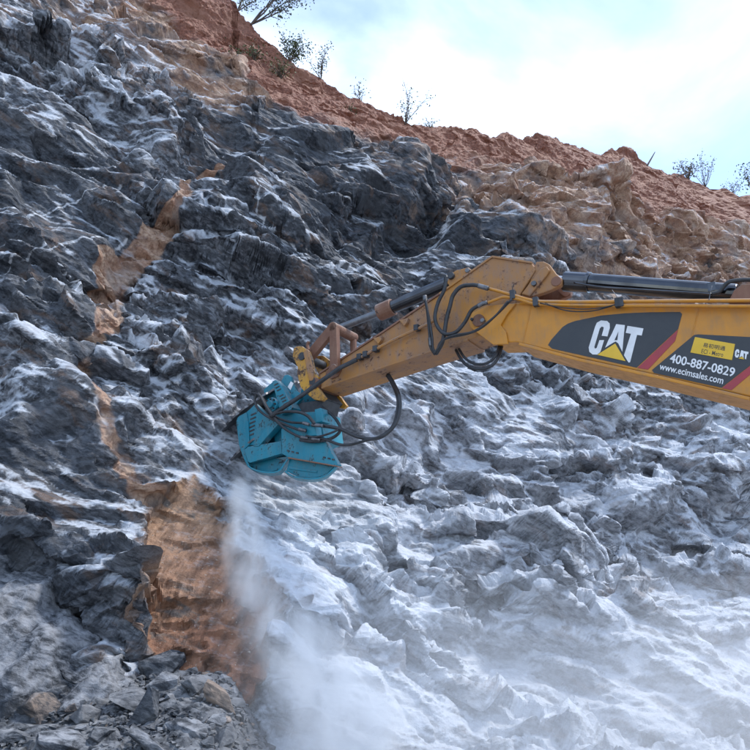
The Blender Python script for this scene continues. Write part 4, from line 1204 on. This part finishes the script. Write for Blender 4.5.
# mounting bracket: two ears and the sloping louvred top plate
ear = [(345, 45), (355, 0), (372, -28), (392, -32), (408, -20), (415, 10), (440, 60), (470, 80), (465, 110), (430, 150), (385, 170)]
plate('mount_ear', ear, SN + 0.02, 0.05)
MB().prism([p - AN3 * (SWD - 0.02) for p in armp(c2(ear), SN + 0.02)], -AN3 * 0.05).build('mount_ear', M_TEAL, saw, bevel=0.006)
tp = plate('top_plate', [(300, 8), (320, -2), (352, 30), (420, 160), (395, 185), (350, 200)], NEAR - 0.02, 0.36)
for (x, y) in ((318, 22), (326, 38), (334, 54), (348, 86), (356, 102), (364, 118), (372, 134)):
    plate('louvre', [(x - 8, y + 6), (x + 14, y - 6), (x + 18, y - 1), (x - 4, y + 11)], NEAR - 0.015, 0.01, M_DARKSTEEL, tp, 0)
plate('sticker', [(390, 40), (408, 8), (424, 18), (406, 58)], SN + 0.026, 0.006, M_WHITE, saw, 0)
plate('back_frame', [(250, 55), (310, 5), (350, 60), (420, 170), (380, 235), (330, 240), (270, 140)], SN - 0.08, 0.30, M_TEAL)
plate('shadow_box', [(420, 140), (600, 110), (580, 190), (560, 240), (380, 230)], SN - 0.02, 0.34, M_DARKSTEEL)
# drive motor
mc = arm(*c2([(292, 142)])[0], NEAR + 0.02)
mot = MB().tube([mc - AN3 * 0.34, mc], 42 / 5.769 * pxm(270, 404), 24).build('drive_motor', M_TEAL, saw, bevel=0.01)
MB().tube([mc, mc + AN3 * 0.03], 22 / 5.769 * pxm(270, 404), 18).build('motor_cap', M_TEAL, mot, bevel=0.006)
for k in range(8):
    a = k * math.pi / 4
    p = mc + (AD3 * math.cos(a) + UPV * math.sin(a)) * 33 / 5.769 * pxm(270, 404)
    MB().tube([p, p + AN3 * 0.018], 0.012, 6).build('bolt', M_DARKSTEEL, mot)
# left guard: rim plate, side web, cross beam, diagonal rib and curved shell
plate('guard_rim', [(93, 238), (100, 218), (112, 206), (150, 186), (163, 250), (168, 372), (140, 400), (155, 455), (168, 492), (158, 500), (130, 440), (108, 370)], NEAR + 0.02, 0.30)
web = plate('guard_web', [(150, 186), (175, 165), (205, 135), (222, 150), (290, 215), (300, 238), (205, 380), (165, 372)], NEAR, 0.05)
for k in range(6):
    x, y = 192 - k * 3, 195 + k * 24
    plate('louvre', [(x - 16, y + 4), (x + 16, y - 10), (x + 18, y - 2), (x - 14, y + 12)], NEAR + 0.005, 0.01, M_DARKSTEEL, web, 0)
plate('diagonal_rib', [(190, 382), (285, 240), (306, 226), (338, 252), (222, 382)], NEAR + 0.06, 0.10)
plate('guard_back', [(160, 250), (300, 220), (390, 270), (400, 440), (200, 470), (150, 440)], SN - 0.16, 0.12, M_TEAL)
plate('cross_beam', [(140, 402), (160, 385), (352, 352), (356, 425), (172, 478), (160, 470)], NEAR + 0.05, 0.08)
SAWV = np.array([-0.06, 0.995, 0.06])          # the head is turned a little from the arm's plane
def shell(name, arc_pts, off0, off1, th_px, parent=saw, mat=M_TEAL):
    """curved guard plate: an arc with thickness, extruded across"""
    n = len(arc_pts)
    a = np.array(arc_pts, float); t = np.gradient(a, axis=0); t /= np.linalg.norm(t, axis=1)[:, None]
    inn = a + np.stack([t[:, 1], -t[:, 0]], 1) * th_px
    poly = [tuple(p) for p in a] + [tuple(p) for p in inn[::-1]]
    return MB().prism(armp(c2(poly), off0), SAWV * (off0 - off1)).build(name, mat, parent, bevel=0.003)
def arc(pts, per=6):
    return [tuple(p[:2]) for p in smooth_path([(x, y, 0) for x, y in pts], per)]
shell('guard_shell', arc([(158, 498), (185, 516), (225, 530), (290, 538), (345, 525), (385, 470), (405, 442)]), NEAR + 0.07, NEAR - 0.32, 9)
plate('shell_end', [(165, 495), (190, 512), (225, 524), (290, 531), (342, 518), (378, 470), (300, 440), (190, 470)], NEAR - 0.06, 0.06)
# right guard: big sloping cover over a second curved shell
cov = plate('cover_plate', [(352, 285), (372, 268), (600, 345), (622, 372), (640, 415), (682, 488), (676, 498), (392, 446), (356, 425)], NEAR + 0.10, 0.07)
plate('cover_edge', [(392, 444), (676, 494), (678, 501), (390, 452)], NEAR + 0.115, 0.10, M_RUST, cov, 0.002)
for x, y in ((392, 408), (418, 414), (444, 420), (600, 446), (628, 452), (652, 458)):
    plate('bolt', [(x - 7, y - 5), (x + 7, y - 3), (x + 7, y + 6), (x - 7, y + 4)], NEAR + 0.108, 0.02, M_DARKSTEEL, cov, 0)
shell('guard_shell', arc([(372, 528), (400, 548), (450, 567), (540, 574), (610, 556), (655, 520), (680, 494)]), NEAR + 0.10, NEAR - 0.30, 9)
plate('shell_end', [(380, 525), (450, 560), (540, 567), (605, 550), (660, 500), (400, 452), (395, 480)], NEAR + 0.03, 0.06)
plate('shell_rib', [(395, 500), (560, 522), (556, 536), (398, 515)], NEAR + 0.04, 0.18)
plate('gearbox', [(300, 200), (580, 180), (600, 340), (400, 430), (320, 400)], SN + 0.06, 0.40, M_TEAL)
plate('manifold_block', [(545, 170), (580, 160), (592, 190), (590, 240), (552, 245)], SN + 0.16, 0.16)
plate('manifold_block', [(500, 260), (545, 255), (555, 320), (505, 325)], NEAR + 0.12, 0.12)
# twin discs, seen nearly edge on; their axle leans with the head
scr_r = np.array([1.0, 0, 0]); scr_u = np.array([0, -_st, _ct]); scr_f = np.array([0, _ct, _st])
axle = -0.56 * scr_r + 0.80 * scr_u + 0.16 * scr_f
axle /= np.linalg.norm(axle)
e1 = np.cross(axle, scr_f); e1 /= np.linalg.norm(e1); e2 = np.cross(axle, e1)
hub_a = arm(262, 408, SN - 0.36); hub_b = arm(270, 438, SN - 0.36)
for hc in (hub_a, hub_b):
    RB, TH = 0.58, 0.024
    v, f = [], []
    n = 96
    for k in range(n):
        a = 2 * math.pi * k / n
        rr = RB if (k % 4) < 3 else RB - 0.022
        d = e1 * math.cos(a) + e2 * math.sin(a)
        v += [hc + d * rr + axle * TH / 2, hc + d * rr - axle * TH / 2]
    f = [(2 * k, 2 * k + 1, (2 * k + 3) % (2 * n), (2 * k + 2) % (2 * n)) for k in range(n)] + [tuple(range(0, 2 * n, 2)), tuple(range(2 * n - 1, 0, -2))]
    sb = obj('saw_blade', v, f, M_STEEL, saw)
    MB().tube([hc - axle * 0.06, hc + axle * 0.06], 0.13, 20).build('blade_flange', M_DARKSTEEL, sb)

# hoses of the saw
hs = [
    ([(256.4, 394), (255, 401), (259, 410), (270, 418), (286, 425), (300, 430), (306, 430)], 1.3, NEAR + 0.13),
    ([(256.4, 394), (260, 396), (265, 405), (272, 415), (284, 428), (300, 437), (314, 440)], 1.3, NEAR + 0.15),
    ([(258, 393), (263, 399), (268, 408), (276, 417), (290, 422), (303, 423), (308, 424)], 1.2, NEAR + 0.11),
    ([(270, 416.5), (278, 413), (288, 411.5), (300, 412.5), (309, 417), (314.5, 424)], 1.5, NEAR + 0.17),
    ([(300, 440), (312, 441.5), (324, 440.5), (334, 437), (340, 431), (339, 424), (332, 415), (322, 407)], 1.6, [NEAR + .15, NEAR + .15, NEAR + .12, NEAR + .08, NEAR + .05, NEAR, NEAR - .1, NEAR - .2]),
    ([(306, 436), (316, 437), (328, 434), (338, 430)], 1.1, NEAR + 0.16),
    ([(312, 425), (324.4, 426), (340, 429), (356.4, 436.4), (371, 439), (383.6, 435.6), (395, 424.4), (399.6, 410), (399, 395.6), (394, 384), (388, 374)], 2.0, [NEAR + .12] * 3 + [NEAR + .08] * 3 + [NEAR, NEAR - .05, NEAR - .1, SN - .15, SN - .2]),
    ([(312, 438), (324, 439), (339, 444.4), (351.6, 444.4), (366, 440.4), (380, 436.5), (392, 427), (397, 412), (397.4, 398), (392, 384), (386, 374)], 1.5, [NEAR + .14] * 3 + [NEAR + .1] * 3 + [NEAR, NEAR - .05, NEAR - .1, SN - .18, SN - .24]),
]
for pts, r_, of_ in hs: hose('hose', pts, r_, of_, M_RUBBER, saw)
hose('supply_hose', [(357, 359.5), (347, 364.5), (339, 368.7), (320.5, 381.7), (300, 396.7), (285, 406.5), (270.5, 416.5)], 2.3, [SN + .06, SN + .08, SN + .13, SN + .18, NEAR + .1, NEAR + .15, NEAR + .17], M_RUBBER, saw)
for a, b in (((299, 429), (306, 431)), ((301, 437), (308, 438.5)), ((309, 417), (314, 423)), ((312, 425), (323, 425.6)), ((303, 423), (309, 424.5)), ((312, 439), (320, 440))):
    hose('hose_fitting', [a, ((a[0] + b[0]) / 2, (a[1] + b[1]) / 2), b], 1.7, NEAR + 0.16, M_STEEL, saw)

# ================================================================== PLANTS ON THE RIDGE
def face_point(px, py):
    s0, z0 = to_wall(px, py)
    j = int(np.argmin(np.abs(sv_ - s0[0]))); k = int(np.argmin(np.abs(Z[:NZ, j] - z0[0])))
    return np.array([X[k, j], Y[k, j], ZZ[k, j] - 0.03])
def plant(name, px, label, height, n_stems, leaves, leaf, mat, spread=0.5, lean=(0, 0), seed=0, cat='shrub', group='scrub along the cliff top', branch=2, r0=0.012):
    rnd = random.Random(seed)
    b = face_point(*px) if isinstance(px, tuple) else ridge_point(px)
    root = empty(name, b); tag(root, label, cat, group)
    sm, lm = MB(), MB()
    ends = []
    for i in range(n_stems):
        p = b.copy(); d = np.array([rnd.gauss(0, spread) + lean[0], rnd.gauss(0, spread * 0.6) + lean[1], 1.0]); d /= np.linalg.norm(d)
        L_ = height * rnd.uniform(0.55, 1.0); pts = [p.copy()]; rad = [r0]
        for k in range(5):
            d = d + np.array([rnd.gauss(0, .14), rnd.gauss(0, .14), 0.02]); d /= np.linalg.norm(d)
            p = p + d * L_ / 5; pts.append(p.copy()); rad.append(r0 * (1 - (k + 1) / 6.0))
            for _ in range(branch if k >= 1 else 0):
                q = p.copy(); e = d + np.array([rnd.gauss(0, .7), rnd.gauss(0, .7), rnd.gauss(0.1, .4)]); e /= np.linalg.norm(e)
                q2 = q + e * L_ * rnd.uniform(.12, .34); sm.tube([q, (q + q2) / 2 + np.array([0, 0, .01]), q2], [r0 * .45, r0 * .3, r0 * .15], 4, False)
                ends += [q2, (q + q2) / 2]
        sm.tube(pts, rad, 5, False); ends += pts[2:]
    for i in range(leaves):
        c = ends[rnd.randrange(len(ends))] + np.array([rnd.gauss(0, 1), rnd.gauss(0, 1), rnd.gauss(0, 1)]) * leaf * 1.3
        a = np.array([rnd.gauss(0, 1), rnd.gauss(0, 1), rnd.gauss(0, .7)]); a /= np.linalg.norm(a)
        w = np.cross(a, [rnd.gauss(0, 1), rnd.gauss(0, 1), rnd.gauss(0, 1)]); w /= np.linalg.norm(w) + 1e-9
        l_ = leaf * rnd.uniform(.6, 1.2)
        lm.add([c, c + a * l_ * .5 + w * l_ * .28, c + a * l_, c + a * l_ * .5 - w * l_ * .28], [(0, 1, 2, 3)])
    sm.build('stem', M_BARK, root)
    if leaves: lm.build('foliage', mat, root)
    return root
plant('sapling', 250, 'thin leaning sapling with sparse leaves at the top left of the ridge', 2.2, 5, 1100, 0.065, M_LEAF, 0.25, (0.75, 0.1), 3, 'tree', r0=0.022, branch=3)
plant('sapling', 236, 'small leafy sapling beside the leaning one, nearest the picture top', 1.2, 4, 500, 0.055, M_LEAF, 0.3, (0.3, 0), 4, 'tree', r0=0.016)
plant('shrub', 290, 'dense dark green shrub low on the slope edge right of the saplings', 0.62, 10, 800, 0.06, M_LEAF, 0.55, (0, -0.1), 5)
plant('shrub', 322, 'upright wiry shrub right of the dense dark green one', 0.78, 6, 240, 0.05, M_LEAFDRY, 0.32, (0, 0), 6)
plant('shrub', 364, 'tiny sparse shrub between the two wiry ones on the ridge', 0.48, 3, 70, 0.05, M_LEAFDRY, 0.3, (0, 0), 7)
plant('shrub', 409, 'pale wispy shrub in the middle of the ridge line', 0.85, 6, 230, 0.05, M_LEAFDRY, 0.28, (0.05, 0), 8)
plant('shrub', 432, 'short tuft just right of the pale wispy shrub', 0.3, 5, 60, 0.05, M_LEAFDRY, 0.5, (0, 0), 9)
plant('shrub', 688, 'bushy green tuft right of the dead branches', 0.62, 12, 300, 0.07, M_LEAFDRY, 0.5, (0, 0), 10)
plant('shrub', 710, 'tall spiky tuft near the right edge of the ridge', 1.05, 8, 160, 0.06, M_LEAFDRY, 0.3, (0, 0), 11, branch=1)
plant('shrub', 738, 'low scrub tuft at the right end of the ridge', 0.45, 8, 150, 0.06, M_LEAFDRY, 0.5, (0, 0), 12)
plant('sapling', 752, 'leafy twig rising at the right edge of the picture', 1.3, 3, 150, 0.09, M_LEAF, 0.15, (-0.1, 0), 13, 'tree')
plant('grass_tuft', (236, 58), 'small green tuft on the red bank below the leaning sapling', 0.34, 12, 160, 0.06, M_LEAF, 0.5, (0, -0.3), 21, 'plant', branch=1)
plant('grass_tuft', (256, 54), 'dark green tuft on the red bank left of the dense shrub', 0.30, 10, 170, 0.055, M_LEAF, 0.5, (0, -0.3), 22, 'plant', branch=1)
plant('grass_tuft', (283, 72), 'green tuft hanging on the bank just below the dense shrub', 0.42, 12, 240, 0.06, M_LEAFDRY, 0.5, (0, -0.4), 23, 'plant', branch=1)
plant('grass_tuft', (352, 108), 'tiny olive tuft on the bank below the sparse ridge shrub', 0.22, 9, 70, 0.05, M_LEAFDRY, 0.5, (0, -0.3), 24, 'plant', branch=1)
def dead_branch(pa, pb, y0px, label, seed):
    b = ridge_point(y0px, 0.05)
    yy = b[1]
    p, q = at_depth(*pa, yy), at_depth(*pb, yy)
    m = (p + q) / 2 + np.array([0.02, 0, 0.03])
    t = MB().tube(smooth_path([p, m, q], 4), [0.035 - 0.003 * i for i in range(9)], 7)
    o = t.build('dead_branch', M_DRYWOOD); tag(o, label, 'branch', 'dead branches on the ridge')
dead_branch((644, 171), (655, 152), 646, 'short dead stick standing up from the ridge', 1)
dead_branch((660, 184), (692, 171), 668, 'longer dead branch slanting over the ridge beside the green tuft', 2)

# ================================================================== DUST IN THE AIR
def volume_mat(name, build):
    m = bpy.data.materials.new(name); m.use_nodes = True
    N, L = m.node_tree.nodes, m.node_tree.links
    N.clear()
    out = N.new('ShaderNodeOutputMaterial'); pv = N.new('ShaderNodeVolumePrincipled')
    pv.inputs['Color'].default_value = (0.97, 0.98, 0.99, 1); pv.inputs['Anisotropy'].default_value = 0.0
    L.new(build(N, L), pv.inputs['Density']); L.new(pv.outputs['Volume'], out.inputs['Volume'])
    return m
pA, pB = at_depth(241, 474, 7.95), at_depth(352, 716, 6.6)
def plume_density(N, L):
    pos = world_pos(N)
    sp = N.new('ShaderNodeSeparateXYZ'); L.new(pos, sp.inputs[0])
    # fraction of the fall, from the cut to the ground
    t = maprange(N, L, sp.outputs['Z'], float(pA[2]), float(pB[2]), 0, 1, False)
    cx = math_n(N, L, 'MULTIPLY_ADD', math_n(N, L, 'POWER', t, 1.8), float(pB[0] - pA[0]), float(pA[0]))
    cy = math_n(N, L, 'MULTIPLY_ADD', t, float(pB[1] - pA[1]), float(pA[1]))
    dx = math_n(N, L, 'SUBTRACT', sp.outputs['X'], cx); dy = math_n(N, L, 'SUBTRACT', sp.outputs['Y'], cy)
    d = math_n(N, L, 'SQRT', math_n(N, L, 'ADD', math_n(N, L, 'MULTIPLY', dx, dx), math_n(N, L, 'MULTIPLY', dy, dy)))
    r = math_n(N, L, 'MULTIPLY_ADD', t, 0.60, 0.11)
    fall = maprange(N, L, math_n(N, L, 'DIVIDE', d, r), 0.15, 1.0, 1.0, 0.0)
    mp = N.new('ShaderNodeMapping'); mp.inputs['Scale'].default_value = (1.6, 1.6, 0.7); L.new(pos, mp.inputs['Vector'])
    nz = maprange(N, L, noise_n(N, L, mp.outputs['Vector'], 2.2, 4, 0.6, 0.4), 0.32, 0.68)
    ends = maprange(N, L, t, 0.0, 0.06)
    return math_n(N, L, 'MULTIPLY', math_n(N, L, 'MULTIPLY', math_n(N, L, 'MULTIPLY', fall, nz), ends), math_n(N, L, 'MULTIPLY_ADD', t, -13.0, 19.0))
pl = MB()
tt = [i / 10 for i in range(-1, 12)]
pl.tube([np.array([pA[0] + (pB[0] - pA[0]) * max(t, 0) ** 1.8, pA[1] + (pB[1] - pA[1]) * t, pA[2] + (pB[2] - pA[2]) * t]) for t in tt], [0.16 + 0.72 * max(t, 0) for t in tt], 16)
po = pl.build('dust_plume', volume_mat('dust_plume', plume_density)); po['kind'] = 'stuff'; po['label'] = 'white dust plume pouring down from the saw cut'; po['category'] = 'dust'
def cloud_density(N, L):
    pos = world_pos(N)
    sp = N.new('ShaderNodeSeparateXYZ'); L.new(pos, sp.inputs[0])
    n1 = noise_n(N, L, pos, 0.75, 5, 0.6, 0.5)
    hz = math_n(N, L, 'ADD', sp.outputs['Z'], math_n(N, L, 'MULTIPLY', math_n(N, L, 'SUBTRACT', n1, 0.5), -2.2))
    low = maprange(N, L, hz, 0.1, 2.1, 1.0, 0.0)
    left = maprange(N, L, math_n(N, L, 'MULTIPLY_ADD', sp.outputs['Y'], 0.12, sp.outputs['X']), -0.75, 0.35)
    return math_n(N, L, 'MULTIPLY', math_n(N, L, 'MULTIPLY', low, left), 0.21)
cb = MB().box((4.2, 8.8, 1.15), np.array([12.0, 3.6, 0]), np.array([-1.35, 4.4, 0]), np.array([0, 0, 2.36]))
co_ = cb.build('dust_cloud', volume_mat('dust_cloud', cloud_density)); co_['kind'] = 'stuff'; co_['label'] = 'low white dust cloud drifting over the foot of the cliff'; co_['category'] = 'dust'
